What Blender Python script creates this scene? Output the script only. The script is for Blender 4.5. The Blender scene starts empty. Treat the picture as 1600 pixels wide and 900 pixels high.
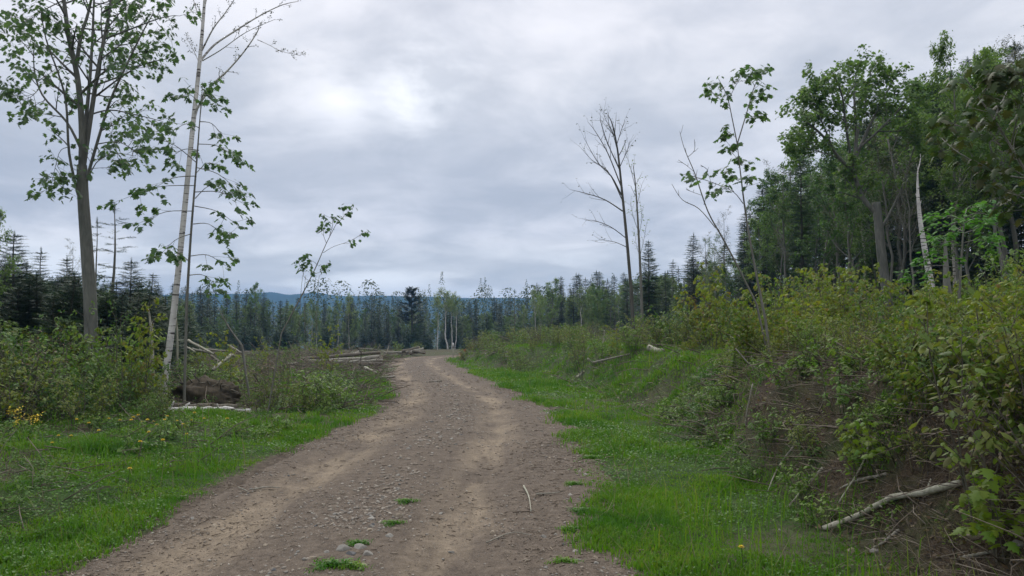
import bpy, math, random
import numpy as np
from mathutils import Vector

SC = bpy.context.scene
COL = SC.collection
R = math.radians
rng = np.random.default_rng(7)
random.seed(7)

# ------------------------------------------------------------------ camera numbers
F = 1155.0
PITCH = math.atan(50.0 / F)
CAM = np.array([0.0, 0.0, 1.7])
cP, sP = math.cos(PITCH), math.sin(PITCH)

def ray(px, py):
    cx = (px - 800.0) / F
    cy = (450.0 - py) / F
    return np.array([cx, cP - sP * cy, sP + cP * cy])

def at(px, py, Y):
    r = ray(px, py)
    return CAM + r * (Y / r[1])

def pix(p):
    d = np.asarray(p, float) - CAM
    fw = d[1] * cP + d[2] * sP
    up = -d[1] * sP + d[2] * cP
    return 800 + F * d[0] / fw, 450 - F * up / fw

# ------------------------------------------------------------------ noise
def _h(i, j, seed):
    n = (i.astype(np.int64) * 374761393 + j.astype(np.int64) * 668265263 + seed * 974634777) & 0xFFFFFFFF
    n = ((n ^ (n >> 13)) * 1274126177) & 0xFFFFFFFF
    return ((n ^ (n >> 16)) & 0xFFFF) / 65535.0

def vnoise(x, y, seed=0):
    x = np.asarray(x, float); y = np.asarray(y, float)
    i = np.floor(x); j = np.floor(y); u = x - i; v = y - j
    u = u * u * (3 - 2 * u); v = v * v * (3 - 2 * v)
    i = i.astype(np.int64); j = j.astype(np.int64)
    a = _h(i, j, seed); b = _h(i + 1, j, seed); c = _h(i, j + 1, seed); d = _h(i + 1, j + 1, seed)
    return (a * (1 - u) + b * u) * (1 - v) + (c * (1 - u) + d * u) * v - 0.5

def fbm(x, y, seed=0, oct=4):
    s = 0; a = 1.0; f = 1.0
    for k in range(oct):
        s = s + a * vnoise(x * f + 13.7 * k, y * f - 7.1 * k, seed + k); a *= 0.5; f *= 2.03
    return s

def sstep(x, a, b):
    t = np.clip((x - a) / (b - a), 0, 1)
    return t * t * (3 - 2 * t)

# ------------------------------------------------------------------ terrain
_zy = np.array([-60, 8, 12, 16, 24, 38, 50, 75, 115, 150, 260, 500, 900, 1600, 3500.])
_zz = np.array([0, 0, -.06, -.2, -.42, -.72, -1.0, -1.6, -2.9, -4.5, -11, -16, -18, -15, -15.])
_t = np.concatenate([np.linspace(-60, 200, 1400), np.linspace(200.5, 3500, 900)])
_zs = np.interp(_t, _zy, _zz)
_k = np.ones(25) / 25
_zs[:1400] = np.convolve(np.pad(_zs[:1400], 12, 'edge'), _k, 'valid')
def zbase(Y): return np.interp(Y, _t, _zs)

# road edges read as (image row, left, right) -> ground metres
_tab = [(900, 110, 955), (850, 230, 945), (800, 330, 930), (750, 405, 920), (700, 490, 905), (660, 570, 888),
        (640, 610, 860), (620, 640, 815), (600, 628, 775), (585, 608, 742), (572, 606, 712), (563, 618, 692)]
_cl = []; _hw = []
def ground_Y(py):
    Y = 5.0
    r = ray(800, py)
    for _ in range(80):
        t = (float(zbase(Y)) - 1.7) / r[2]
        Y = 0.6 * Y + 0.4 * r[1] * t
    return Y
for py, l, r_ in _tab:
    Y = ground_Y(py)
    a = at(l, py, Y)[0]; b = at(r_, py, Y)[0]
    _cl.append(((a + b) / 2, Y)); _hw.append((b - a) / 2)
_Y0 = _cl[0][1]
_cl = [(_cl[0][0] - .25, -12), (_cl[0][0] - .08, 0)] + _cl
_hw = [_hw[0]] * 2 + _hw
for p in [(-6.4, 57), (-5.0, 61), (-2, 65), (3, 68), (10, 70), (22, 72), (60, 74)]:
    _cl.append(p); _hw.append(1.7)
_cl = np.array(_cl); _hw = np.array(_hw)
# resample & smooth the centre line
_d = np.concatenate([[0], np.cumsum(np.hypot(*np.diff(_cl, axis=0).T))])
_s = np.arange(0, _d[-1], 0.5)
CLX = np.interp(_s, _d, _cl[:, 0]); CLY = np.interp(_s, _d, _cl[:, 1]); CLW = np.interp(_s, _d, _hw)
for _ in range(3):
    for A in (CLX, CLY, CLW):
        A[3:-3] = np.convolve(A, np.ones(7) / 7, 'valid')
TX = np.gradient(CLX, _s); TY = np.gradient(CLY, _s); _n = np.hypot(TX, TY); TX /= _n; TY /= _n

def lateral(x, y):
    """signed distance right of the road's centre line, half width there, arc length"""
    x = np.asarray(x, float); y = np.asarray(y, float)
    sh = x.shape; x = x.ravel(); y = y.ravel()
    S = np.empty_like(x); W = np.empty_like(x); A = np.empty_like(x)
    for i in range(0, len(x), 40000):
        xx = x[i:i + 40000, None]; yy = y[i:i + 40000, None]
        d2 = (xx - CLX) ** 2 + (yy - CLY) ** 2
        k = d2.argmin(1)
        dx = x[i:i + 40000] - CLX[k]; dy = y[i:i + 40000] - CLY[k]
        sg = dx * TY[k] - dy * TX[k]
        along = dx * TX[k] + dy * TY[k]
        dist = np.sqrt(d2[np.arange(len(k)), k])
        far = np.abs(along) > 0.6
        S[i:i + 40000] = np.where(far, np.sign(sg) * dist, sg)
        W[i:i + 40000] = CLW[k]; A[i:i + 40000] = _s[k] + np.clip(along, -.6, .6)
    return S.reshape(sh), W.reshape(sh), A.reshape(sh)

def bank(x, y, s, w):
    toe = w + 1.75 + 0.35 * vnoise(y * .45, x * .1, 5) + 0.5 * sstep(y, 9, 20)
    toe = toe - 1.5 * sstep(y, 32, 42)
    wid = 1.0 + 0.9 * sstep(y, 9, 16)
    near = 1.15 - .2 * sstep(y, 25, 45)
    h = near * sstep(s, toe, toe + wid) + 0.085 * np.clip(s - toe - wid, 0, 60)
    h = h * (1 - sstep(y, 60, 85))
    return np.where(s > 0, h, 0)

def ground_full(x, y):
    x = np.asarray(x, float); y = np.asarray(y, float)
    s, w, a = lateral(x, y)
    z = zbase(y) + bank(x, y, s, w)
    rough = sstep(np.abs(s), w, w + 1.0)
    z = z + rough * (0.10 * fbm(x * .35, y * .35, 3, 3) + 0.10 * fbm(x * 1.7, y * 1.7, 9, 4))
    bk = sstep(s, w + 1.5, w + 2.5) * (1 - sstep(y, 30, 60))
    z = z + bk * (0.22 * fbm(x * 1.1, y * 1.1, 21, 4) + 0.06 * fbm(x * 5, y * 5, 22, 2))
    z = z + sstep(-s, w + .2, w + 2.5) * 0.12
    # far land: wooded slope on the left, rolling floor
    z = z + sstep(y, 250, 520) * (17.5 * sstep(-x, 75, 230) + 3 * fbm(x * .004, y * .004, 31, 3))
    z = z - 0.07 * (np.abs(s) < w + .0) - 0.05 * (1 - sstep(np.abs(s), w, w + .3))
    return z, s, w, a

def road_z(s, w, a, x, y):
    rut = -0.05 * (np.exp(-((s - .62) / .26) ** 2) + np.exp(-((s + 1.26) / .26) ** 2))
    z = zbase(y) + rut + 0.025 * np.exp(-((s + .32) / .35) ** 2) + 0.02 * fbm(x * 1.3, y * 1.3, 41, 3) + 0.010 * fbm(x * 7, y * 7, 43, 3)
    edge = w + 0.45 * fbm(x * .9, y * .9, 47, 4)
    return z - 0.22 * sstep(np.abs(s), edge, edge + 0.9)

def H(x, y):
    """walkable surface height"""
    x = np.asarray(x, float); y = np.asarray(y, float)
    g, s, w, a = ground_full(x, y)
    r = road_z(s, w, a, x, y)
    return np.where(np.abs(s) < w + 1.1, np.maximum(g, r), g)
def h1(x, y): return float(H(np.array([x]), np.array([y]))[0])

def masks(x, y, s, w):
    """grass cover 0..1, dead litter 0..1 on the ground sheet"""
    e = 0.55 * fbm(x * 1.0, y * 1.0, 61, 5)
    L = np.clip((-s - w - .22 + e) / .35, 0, 1)
    Rr = np.clip((s - w + .12 + e) / .35, 0, 1)
    toe = w + 1.75
    patch = .25 + .75 * sstep(fbm(x * .55, y * .55, 71, 4), -.45, .05)
    farL = sstep(y, 22, 34)
    gl = L * patch * (1 - .65 * farL) * (1 - .45 * sstep(-s, w + 5.5, w + 8))
    onb = sstep(s, toe - .15, toe + .35)
    nearb = 1 - sstep(y, 11.2, 13.5)
    gr = Rr * ((1 - onb) * (.35 + .65 * patch) + onb * (nearb * .32 * sstep(fbm(x * 1.5, y * 1.5, 75, 3), .05, .25) + (1 - nearb) * (.75 - .35 * sstep(s, toe + 2.5, toe + 5)) * (.3 + .7 * patch)))
    gr = gr * (1 - .5 * sstep(y, 30, 50))
    litter = onb * (.35 + .65 * nearb) + sstep(-s, w + 5, w + 8) * .8 + farL * .6 * L
    return np.clip(gl + gr, 0, 1), np.clip(litter, 0, 1)

# ------------------------------------------------------------------ mesh plumbing
def make_mesh(name, V, polys, mat, smooth=False, attrs=None):
    """polys: list of integer arrays (n, k)"""
    me = bpy.data.meshes.new(name)
    V = np.ascontiguousarray(V, dtype=np.float32)
    me.vertices.add(len(V)); me.vertices.foreach_set('co', V.ravel())
    polys = [np.asarray(p, dtype=np.int32) for p in polys if len(p)]
    loops = np.concatenate([p.ravel() for p in polys])
    tot = np.concatenate([np.full(len(p), p.shape[1], np.int32) for p in polys])
    start = np.concatenate([[0], np.cumsum(tot)[:-1]]).astype(np.int32)
    me.loops.add(len(loops)); me.loops.foreach_set('vertex_index', loops)
    me.polygons.add(len(tot)); me.polygons.foreach_set('loop_start', start); me.polygons.foreach_set('loop_total', tot)
    if smooth: me.polygons.foreach_set('use_smooth', np.ones(len(tot), bool))
    if attrs:
        for k, v in attrs.items():
            at_ = me.attributes.new(k, 'FLOAT', 'POINT'); at_.data.foreach_set('value', np.asarray(v, np.float32))
    me.update(calc_edges=True)
    if mat: me.materials.append(mat)
    return me

def link(name, me, parent=None, loc=(0, 0, 0), rz=0.0, sc=1.0):
    o = bpy.data.objects.new(name, me); COL.objects.link(o)
    o.location = loc; o.rotation_euler = (0, 0, rz)
    o.scale = (sc, sc, sc) if not hasattr(sc, '__len__') else sc
    if parent: o.parent = parent
    return o

def tag(o, label, cat, group=None, kind=None):
    if label: o['label'] = label
    if cat: o['category'] = cat
    if group: o['group'] = group
    if kind: o['kind'] = kind
    return o

def empty(name, loc, label, cat, group=None, rz=0.0, sc=1.0):
    o = link(name, None, None, tuple(loc), rz, sc)
    return tag(o, label, cat, group)

class Geo:
    def __init__(self): self.V = []; self.P = {}; self.n = 0
    def add(self, V, *polys):
        V = np.asarray(V, float).reshape(-1, 3)
        for p in polys:
            p = np.asarray(p)
            if len(p): self.P.setdefault(p.shape[1], []).append(p + self.n)
        self.V.append(V); self.n += len(V)
    def tube(self, pts, rad, k=5, cap=False):
        pts = np.asarray(pts, float); rad = np.asarray(rad, float)
        if rad.ndim == 0: rad = np.full(len(pts), float(rad))
        t = np.gradient(pts, axis=0); t /= np.linalg.norm(t, axis=1)[:, None] + 1e-9
        ref = np.array([.93, .31, .12]) if abs(t[:, 0]).max() < .85 else np.array([.1, .28, .95])
        u = np.cross(t, ref); u /= np.linalg.norm(u, axis=1)[:, None] + 1e-9
        v = np.cross(t, u)
        a = np.arange(k) * 2 * math.pi / k
        ring = pts[:, None, :] + rad[:, None, None] * (np.cos(a)[None, :, None] * u[:, None, :] + np.sin(a)[None, :, None] * v[:, None, :])
        n = len(pts)
        i = np.arange(n - 1)[:, None] * k; j = np.arange(k)[None, :]; j2 = (j + 1) % k
        q = np.stack([i + j, i + j2, i + k + j2, i + k + j], -1).reshape(-1, 4)
        pl = [q]
        if cap: pl.append(np.stack([np.arange(k)[::-1], (n - 1) * k + np.arange(k)]))
        self.add(ring.reshape(-1, 3), *pl)
    def inst(self, T, faces, pos, Rm, sc):
        """many copies of a template: T (m,3), Rm (N,3,3), sc (N,) or (N,3)"""
        N = len(pos)
        if N == 0: return
        sc = np.asarray(sc, float)
        if sc.ndim == 0: sc = np.full(N, float(sc))
        if sc.ndim == 1: sc = np.repeat(sc[:, None], 3, 1)
        W = np.einsum('nij,nmj->nmi', Rm, T[None] * sc[:, None, :]) + np.asarray(pos)[:, None, :]
        m = len(T)
        pl = []
        for f in faces:
            f = np.asarray(f)
            pl.append((f[None] + (np.arange(N) * m)[:, None, None]).reshape(-1, f.shape[1]))
        self.add(W.reshape(-1, 3), *pl)
    def mesh(self, name, mat, smooth=False, off=None):
        V = np.concatenate(self.V)
        if off is not None: V = V - np.asarray(off)
        return make_mesh(name, V, [np.concatenate(p) for p in self.P.values()], mat, smooth)

def rotm(az, pitch, roll):
    """x axis points to azimuth az, tipped DOWN by pitch, rolled about itself"""
    az, pitch, roll = np.broadcast_arrays(np.asarray(az, float), np.asarray(pitch, float), np.asarray(roll, float))
    ca, sa, cp, sp, cr, sr = np.cos(az), np.sin(az), np.cos(pitch), np.sin(pitch), np.cos(roll), np.sin(roll)
    z = np.zeros_like(ca); o = np.ones_like(ca)
    Rz = np.stack([np.stack([ca, -sa, z], -1), np.stack([sa, ca, z], -1), np.stack([z, z, o], -1)], -2)
    Ry = np.stack([np.stack([cp, z, sp], -1), np.stack([z, o, z], -1), np.stack([-sp, z, cp], -1)], -2)
    Rx = np.stack([np.stack([o, z, z], -1), np.stack([z, cr, -sr], -1), np.stack([z, sr, cr], -1)], -2)
    return Rz @ Ry @ Rx

# ------------------------------------------------------------------ leaf templates
def fan(half):
    """a leaf lying along +x from its half outline; folded down from the midrib"""
    half = np.array(half, float)
    pts = [(0, 0)] + [tuple(p) for p in half] + [(1, 0)] + [(p[0], -p[1]) for p in half[::-1]]
    V = [(.32, 0, 0)] + [(x, y, -.30 * abs(y) - .22 * max(x, 0) ** 2) for x, y in pts]
    n = len(pts)
    return np.array(V), [np.array([(0, 1 + i, 1 + (i + 1) % n) for i in range(n)])]
MAPLE = fan([(-.06, .20), (.10, .52), (.26, .26), (.50, .56), (.56, .24), (.74, .30), (.76, .14)])
OVAL = (np.array([(0, 0, 0), (.30, .24, -.07), (.68, .20, -.12), (1, 0, -.16), (.68, -.20, -.12), (.30, -.24, -.07), (.45, 0, -.0)]),
        [np.array([(0, 6, 1), (1, 6, 2), (2, 6, 3), (3, 6, 4), (4, 6, 5), (5, 6, 0)])])
DIAM = (np.array([(0, 0, 0), (.5, .30, -.08), (1, 0, -.12), (.5, -.30, -.08)]), [np.array([(0, 2, 1), (0, 3, 2)])])
def _feather():
    V = []; Fc = []
    n = 6
    for i in range(n):
        x = .05 + .15 * i
        L = .30 * (1 - .55 * abs(i - 1.5) / 4)
        for sg in (1, -1):
            b = len(V)
            V += [(x - .035, 0, 0), (x + .055, 0, .0), (x + .20, sg * L, -.05 if i % 2 else .05)]
            Fc.append((b, b + 1, b + 2) if sg > 0 else (b, b + 2, b + 1))
    b = len(V); V += [(.85, .03, 0), (.85, -.03, 0), (1.08, 0, 0)]; Fc.append((b, b + 1, b + 2))
    b = len(V); V += [(0, .018, 0), (0, -.018, 0), (.9, 0, 0.01)]; Fc.append((b, b + 1, b + 2))
    return np.array(V), [np.array(Fc)]
FEATHER = _feather()
# ------------------------------------------------------------------ materials
def nmat(name):
    m = bpy.data.materials.new(name); m.use_nodes = True
    nt = m.node_tree; nt.nodes.clear()
    return m, nt, nt.nodes, nt.links
def N(nt, t, **kw):
    n = nt.nodes.new(t)
    for k, v in kw.items():
        if k in n.inputs: n.inputs[k].default_value = v
        else: setattr(n, k, v)
    return n
def ramp(nt, stops, src=None, interp='LINEAR'):
    n = nt.nodes.new('ShaderNodeValToRGB'); cr = n.color_ramp; cr.interpolation = interp
    while len(cr.elements) < len(stops): cr.elements.new(.5)
    for e, (p, c) in zip(cr.elements, stops):
        e.position = p; e.color = tuple(c) + (1,) if len(c) == 3 else c
    if src: nt.links.new(src, n.inputs[0])
    return n
def mix(nt, fac, a, b, mode='MIX'):
    n = nt.nodes.new('ShaderNodeMix'); n.data_type = 'RGBA'; n.blend_type = mode
    for s, v in ((0, fac), (6, a), (7, b)):
        if hasattr(v, 'is_linked') or hasattr(v, 'links'): nt.links.new(v, n.inputs[s])
        else: n.inputs[s].default_value = v if s == 0 else (tuple(v) + (1,) if len(v) == 3 else v)
    return n.outputs[2]
def mth(nt, op, a, b=None, clamp=False):
    n = nt.nodes.new('ShaderNodeMath'); n.operation = op; n.use_clamp = clamp
    for i, v in enumerate((a, b)):
        if v is None: continue
        if hasattr(v, 'links'): nt.links.new(v, n.inputs[i])
        else: n.inputs[i].default_value = v
    return n.outputs[0]
def noise(nt, vec, scale, detail=4, rough=.55, dist=0.0):
    n = nt.nodes.new('ShaderNodeTexNoise'); n.inputs['Scale'].default_value = scale; n.inputs['Detail'].default_value = detail
    n.inputs['Roughness'].default_value = rough; n.inputs['Distortion'].default_value = dist
    if vec is not None: nt.links.new(vec, n.inputs['Vector'])
    return n.outputs['Fac']
def out(nt, bsdf): 
    o = nt.nodes.new('ShaderNodeOutputMaterial'); nt.links.new(bsdf, o.inputs['Surface'])
def bump(nt, h, strength, dist):
    b = nt.nodes.new('ShaderNodeBump'); b.inputs['Strength'].default_value = strength; b.inputs['Distance'].default_value = dist
    nt.links.new(h, b.inputs['Height']); return b.outputs[0]

def leaf_mat(name, cols, trans=.4, rough=.55, vary=.35, patch=None):
    """each leaf its own tint out of cols; each plant a little lighter or darker"""
    m, nt, nd, lk = nmat(name)
    g = nd.new('ShaderNodeNewGeometry')
    n = len(cols)
    c = ramp(nt, [(i / max(1, n - 1), cc) for i, cc in enumerate(cols)], g.outputs['Random Per Island']).outputs[0]
    if patch:      # drifts of another kind of growth
        tc = nd.new('ShaderNodeTexCoord')
        c = mix(nt, ramp(nt, [(.44, (0, 0, 0)), (.62, (1, 1, 1))], noise(nt, tc.outputs['Object'], patch[0], 4, .6)).outputs[0], c, patch[1])
    oi = nd.new('ShaderNodeObjectInfo')
    v = mth(nt, 'ADD', mth(nt, 'MULTIPLY', oi.outputs['Random'], vary), 1 - vary / 2)
    hs = nd.new('ShaderNodeHueSaturation'); lk.new(c, hs.inputs['Color']); lk.new(v, hs.inputs['Value'])
    hv = mth(nt, 'ADD', mth(nt, 'MULTIPLY', oi.outputs['Random'], -.035), .5175); lk.new(hv, hs.inputs['Hue'])
    p = nd.new('ShaderNodeBsdfPrincipled'); p.inputs['Roughness'].default_value = rough; p.inputs['Specular IOR Level'].default_value = .3
    lk.new(hs.outputs[0], p.inputs['Base Color'])
    t = nd.new('ShaderNodeBsdfTranslucent')
    tc = mix(nt, 1.0, hs.outputs[0], (1.15, 1.25, .7), 'MULTIPLY'); lk.new(tc, t.inputs['Color'])
    ms = nd.new('ShaderNodeMixShader'); ms.inputs[0].default_value = trans
    lk.new(p.outputs[0], ms.inputs[1]); lk.new(t.outputs[0], ms.inputs[2]); out(nt, ms.outputs[0])
    return m

def bark_mat(name, c1, c2, scale=14, bstr=.6):
    m, nt, nd, lk = nmat(name)
    tc = nd.new('ShaderNodeTexCoord'); mp = nd.new('ShaderNodeMapping'); mp.inputs['Scale'].default_value = (1, 1, .18)
    lk.new(tc.outputs['Object'], mp.inputs[0])
    a = noise(nt, mp.outputs[0], scale, 5, .65, .4)
    b = noise(nt, tc.outputs['Object'], 1.6, 3)
    c = ramp(nt, [(.32, c1), (.68, c2)], a).outputs[0]
    c = mix(nt, mth(nt, 'MULTIPLY', b, .5), c, (c2[0] * .75, c2[1] * .95, c2[2] * .8))
    p = nd.new('ShaderNodeBsdfPrincipled'); p.inputs['Roughness'].default_value = .9; p.inputs['Specular IOR Level'].default_value = .2
    lk.new(c, p.inputs['Base Color']); lk.new(bump(nt, a, bstr, .02), p.inputs['Normal']); out(nt, p.outputs[0])
    return m

def birch_mat(name, pale=(.64, .61, .57)):
    m, nt, nd, lk = nmat(name)
    tc = nd.new('ShaderNodeTexCoord'); mp = nd.new('ShaderNodeMapping'); mp.inputs['Scale'].default_value = (3, 3, 22)
    lk.new(tc.outputs['Object'], mp.inputs[0])
    a = noise(nt, mp.outputs[0], 1.0, 3, .6)
    b = noise(nt, tc.outputs['Object'], 2.2, 4, .6)
    k = ramp(nt, [(.55, (0, 0, 0)), (.63, (1, 1, 1))], a).outputs[0]
    base = ramp(nt, [(.3, tuple(v * .62 for v in pale)), (.65, pale)], b).outputs[0]
    c = mix(nt, k, base, (.06, .05, .045))
    p = nd.new('ShaderNodeBsdfPrincipled'); p.inputs['Roughness'].default_value = .75; p.inputs['Specular IOR Level'].default_value = .25
    lk.new(c, p.inputs['Base Color']); lk.new(bump(nt, a, .3, .01), p.inputs['Normal']); out(nt, p.outputs[0])
    return m

def island_mat(name, cols, rough=.9, tex=60, amt=.35):
    """bits and pieces: each island its own colour, mottled"""
    m, nt, nd, lk = nmat(name)
    g = nd.new('ShaderNodeNewGeometry'); n = len(cols)
    c = ramp(nt, [(i / max(1, n - 1), cc) for i, cc in enumerate(cols)], g.outputs['Random Per Island']).outputs[0]
    tc = nd.new('ShaderNodeTexCoord')
    a = noise(nt, tc.outputs['Object'], tex, 3)
    c = mix(nt, mth(nt, 'MULTIPLY', a, amt * 2, True), c, (.10, .085, .07))
    p = nd.new('ShaderNodeBsdfPrincipled'); p.inputs['Roughness'].default_value = rough; p.inputs['Specular IOR Level'].default_value = .2
    lk.new(c, p.inputs['Base Color']); lk.new(bump(nt, a, .3, .004), p.inputs['Normal']); out(nt, p.outputs[0])
    return m

def plain_mat(name, col, rough=.7, tex=25, amt=.4):
    m, nt, nd, lk = nmat(name)
    tc = nd.new('ShaderNodeTexCoord'); a = noise(nt, tc.outputs['Object'], tex, 4)
    oi = nd.new('ShaderNodeObjectInfo')
    c = ramp(nt, [(.3, tuple(v * (1 - amt) for v in col)), (.7, col)], a).outputs[0]
    hs = nd.new('ShaderNodeHueSaturation'); lk.new(c, hs.inputs['Color'])
    lk.new(mth(nt, 'ADD', mth(nt, 'MULTIPLY', oi.outputs['Random'], .5), .75), hs.inputs['Value'])
    p = nd.new('ShaderNodeBsdfPrincipled'); p.inputs['Roughness'].default_value = rough; p.inputs['Specular IOR Level'].default_value = .25
    lk.new(hs.outputs[0], p.inputs['Base Color']); lk.new(bump(nt, a, .4, .01), p.inputs['Normal']); out(nt, p.outputs[0])
    return m

M = {}
M['maple_bark'] = bark_mat('grey_maple_bark', (.07, .065, .06), (.19, .175, .16))
M['dark_bark'] = bark_mat('dark_bark', (.045, .038, .033), (.13, .115, .10))
M['grey_bark'] = bark_mat('grey_brown_bark', (.09, .08, .07), (.22, .20, .18))
M['birch'] = birch_mat('birch_bark')
M['aspen'] = birch_mat('aspen_bark', (.42, .39, .33))
M['log'] = bark_mat('weathered_log', (.13, .105, .085), (.34, .30, .26), 20)
M['log_dark'] = bark_mat('damp_log', (.07, .055, .045), (.20, .165, .135), 20)
M['twig'] = bark_mat('twig_bark', (.06, .05, .04), (.15, .125, .10), 30, .2)
M['bleached'] = bark_mat('bleached_wood', (.20, .17, .135), (.46, .41, .34), 26, .4)
M['root'] = bark_mat('root_soil', (.035, .026, .02), (.12, .09, .065), 9, 1.0)
M['hero_leaf'] = leaf_mat('maple_leaf', [(.05, .10, .045), (.07, .13, .055), (.095, .155, .065), (.06, .115, .05)], .5)
M['sap_leaf'] = leaf_mat('maple_sapling_leaf', [(.055, .11, .045), (.08, .145, .055), (.10, .165, .065)], .5)
M['tree_leaf'] = leaf_mat('broadleaf', [(.07, .135, .042), (.105, .18, .052), (.14, .215, .062), (.085, .155, .048)], .48, vary=.5)
M['pale_leaf'] = leaf_mat('spring_leaf', [(.10, .165, .05), (.14, .20, .065), (.17, .22, .08)], .45, vary=.5)
M['bud_leaf'] = leaf_mat('opening_bud', [(.07, .085, .04), (.10, .10, .055), (.055, .06, .04)], .35, vary=.4)
M['needle'] = leaf_mat('spruce_needle', [(.020, .046, .019), (.032, .066, .026), (.044, .08, .03), (.024, .052, .024)], .08, .6, .5)
M['needle_brown'] = leaf_mat('dead_needle', [(.075, .045, .028), (.10, .06, .035), (.05, .034, .024)], .1, .8, .4)
M['needle_green'] = leaf_mat('young_fir_needle', [(.03, .07, .022), (.045, .09, .028), (.06, .11, .034)], .12, .6, .5)
M['shrub_green'] = leaf_mat('green_shrub_leaf', [(.065, .135, .02), (.09, .175, .028), (.13, .21, .035), (.11, .165, .045)], .4, vary=.5)
M['shrub_olive'] = leaf_mat('olive_shrub_leaf', [(.095, .155, .026), (.145, .20, .032), (.195, .22, .042), (.13, .125, .042)], .4, vary=.5)
M['red_maple'] = leaf_mat('young_red_maple_leaf', [(.105, .18, .02), (.145, .21, .024), (.205, .23, .03), (.12, .19, .022), (.17, .19, .028), (.17, .125, .038)], .45, vary=.4)
M['lime'] = leaf_mat('lime_maple_leaf', [(.11, .20, .018), (.17, .24, .022), (.20, .25, .03), (.13, .20, .025)], .45, vary=.2)
M['bright'] = leaf_mat('bright_beech_leaf', [(.08, .19, .03), (.11, .235, .04), (.14, .25, .05)], .45, vary=.2)
M['rust_leaf'] = leaf_mat('reddish_maple_leaf', [(.04, .075, .025), (.055, .09, .025), (.075, .075, .03), (.05, .095, .025)], .35, vary=.3)
M['orange'] = leaf_mat('orange_dead_leaf', [(.35, .11, .04), (.42, .15, .06), (.28, .10, .05)], .3, vary=.2)
M['dry_leaf'] = leaf_mat('dry_leaf', [(.10, .065, .038), (.17, .11, .06), (.06, .042, .028), (.12, .105, .045), (.26, .195, .125)], .3, vary=.4)
M['grass'] = leaf_mat('grass_blade', [(.06, .165, .007), (.09, .22, .009), (.125, .26, .012), (.10, .20, .010), (.20, .24, .045)], .42, .5, patch=(.9, (.05, .155, .008)))
M['cover'] = leaf_mat('clover_leaf', [(.06, .14, .012), (.09, .185, .014), (.11, .21, .016), (.14, .22, .03)], .42, .5, patch=(1.1, (.085, .18, .014)))
M['dry_grass'] = leaf_mat('dry_stalk', [(.16, .13, .08), (.22, .18, .11), (.12, .10, .06)], .3, .8)
M['gravel'] = island_mat('gravel_stone', [(.19, .16, .13), (.29, .25, .20), (.36, .30, .235), (.24, .225, .20), (.46, .41, .34), (.28, .225, .17)])
M['chips'] = island_mat('wood_chip', [(.13, .097, .07), (.22, .17, .125), (.34, .275, .205), (.17, .13, .095), (.48, .41, .32)])
M['litter_twig'] = island_mat('litter_twig', [(.07, .053, .04), (.12, .095, .07), (.20, .16, .12), (.09, .07, .052), (.30, .25, .195)])
M['stone_grey'] = plain_mat('grey_stone', (.29, .27, .235), .85)
M['stone_tan'] = plain_mat('tan_stone', (.33, .27, .20), .85)
M['stone_dark'] = plain_mat('dark_stone', (.12, .12, .12), .8)
M['yellow'] = plain_mat('yellow_petal', (.72, .52, .02), .6, 40, .2)
M['stem'] = plain_mat('green_stem', (.06, .11, .025), .6)
M['white_paint'] = plain_mat('white_stake_paint', (.75, .74, .70), .6)
M['cut_wood'] = plain_mat('cut_log_end', (.36, .27, .18), .8, 40)

def ground_material():
    m, nt, nd, lk = nmat('forest_soil')
    tc = nd.new('ShaderNodeTexCoord'); v = tc.outputs['Object']
    ag = nd.new('ShaderNodeAttribute'); ag.attribute_name = 'grass_cover'
    al = nd.new('ShaderNodeAttribute'); al.attribute_name = 'litter'
    af = nd.new('ShaderNodeAttribute'); af.attribute_name = 'forest'
    n1 = noise(nt, v, 1.4, 6, .6); n2 = noise(nt, v, 11, 6, .65, .3); n3 = noise(nt, v, 55, 4, .6)
    soil = ramp(nt, [(.3, (.050, .038, .028)), (.5, (.10, .077, .056)), (.72, (.18, .145, .105))], n2).outputs[0]
    soil = mix(nt, mth(nt, 'MULTIPLY', n3, .5), soil, (.07, .054, .042))
    lit = ramp(nt, [(.3, (.022, .017, .013)), (.48, (.065, .047, .032)), (.64, (.12, .088, .055)), (.8, (.22, .17, .11))], noise(nt, v, 26, 6, .7, 1.2)).outputs[0]
    lit = mix(nt, ramp(nt, [(.48, (0, 0, 0)), (.66, (1, 1, 1))], n1).outputs[0], lit, (.045, .065, .02))
    gr = ramp(nt, [(.3, (.022, .05, .010)), (.6, (.04, .085, .016)), (.8, (.06, .085, .025))], n2).outputs[0]
    c = mix(nt, al.outputs['Fac'], soil, lit)
    gf = mth(nt, 'MULTIPLY', ag.outputs['Fac'], .9, True)
    c = mix(nt, gf, c, gr)
    fo = ramp(nt, [(.35, (.018, .034, .014)), (.65, (.045, .07, .025))], noise(nt, v, .05, 5, .7)).outputs[0]
    c = mix(nt, af.outputs['Fac'], c, fo)
    p = nd.new('ShaderNodeBsdfPrincipled'); p.inputs['Roughness'].default_value = .95; p.inputs['Specular IOR Level'].default_value = .15
    lk.new(c, p.inputs['Base Color'])
    hh = mth(nt, 'ADD', mth(nt, 'MULTIPLY', n2, 1.0), mth(nt, 'MULTIPLY', n3, .5))
    lk.new(bump(nt, hh, .9, .05), p.inputs['Normal']); out(nt, p.outputs[0])
    return m

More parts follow.
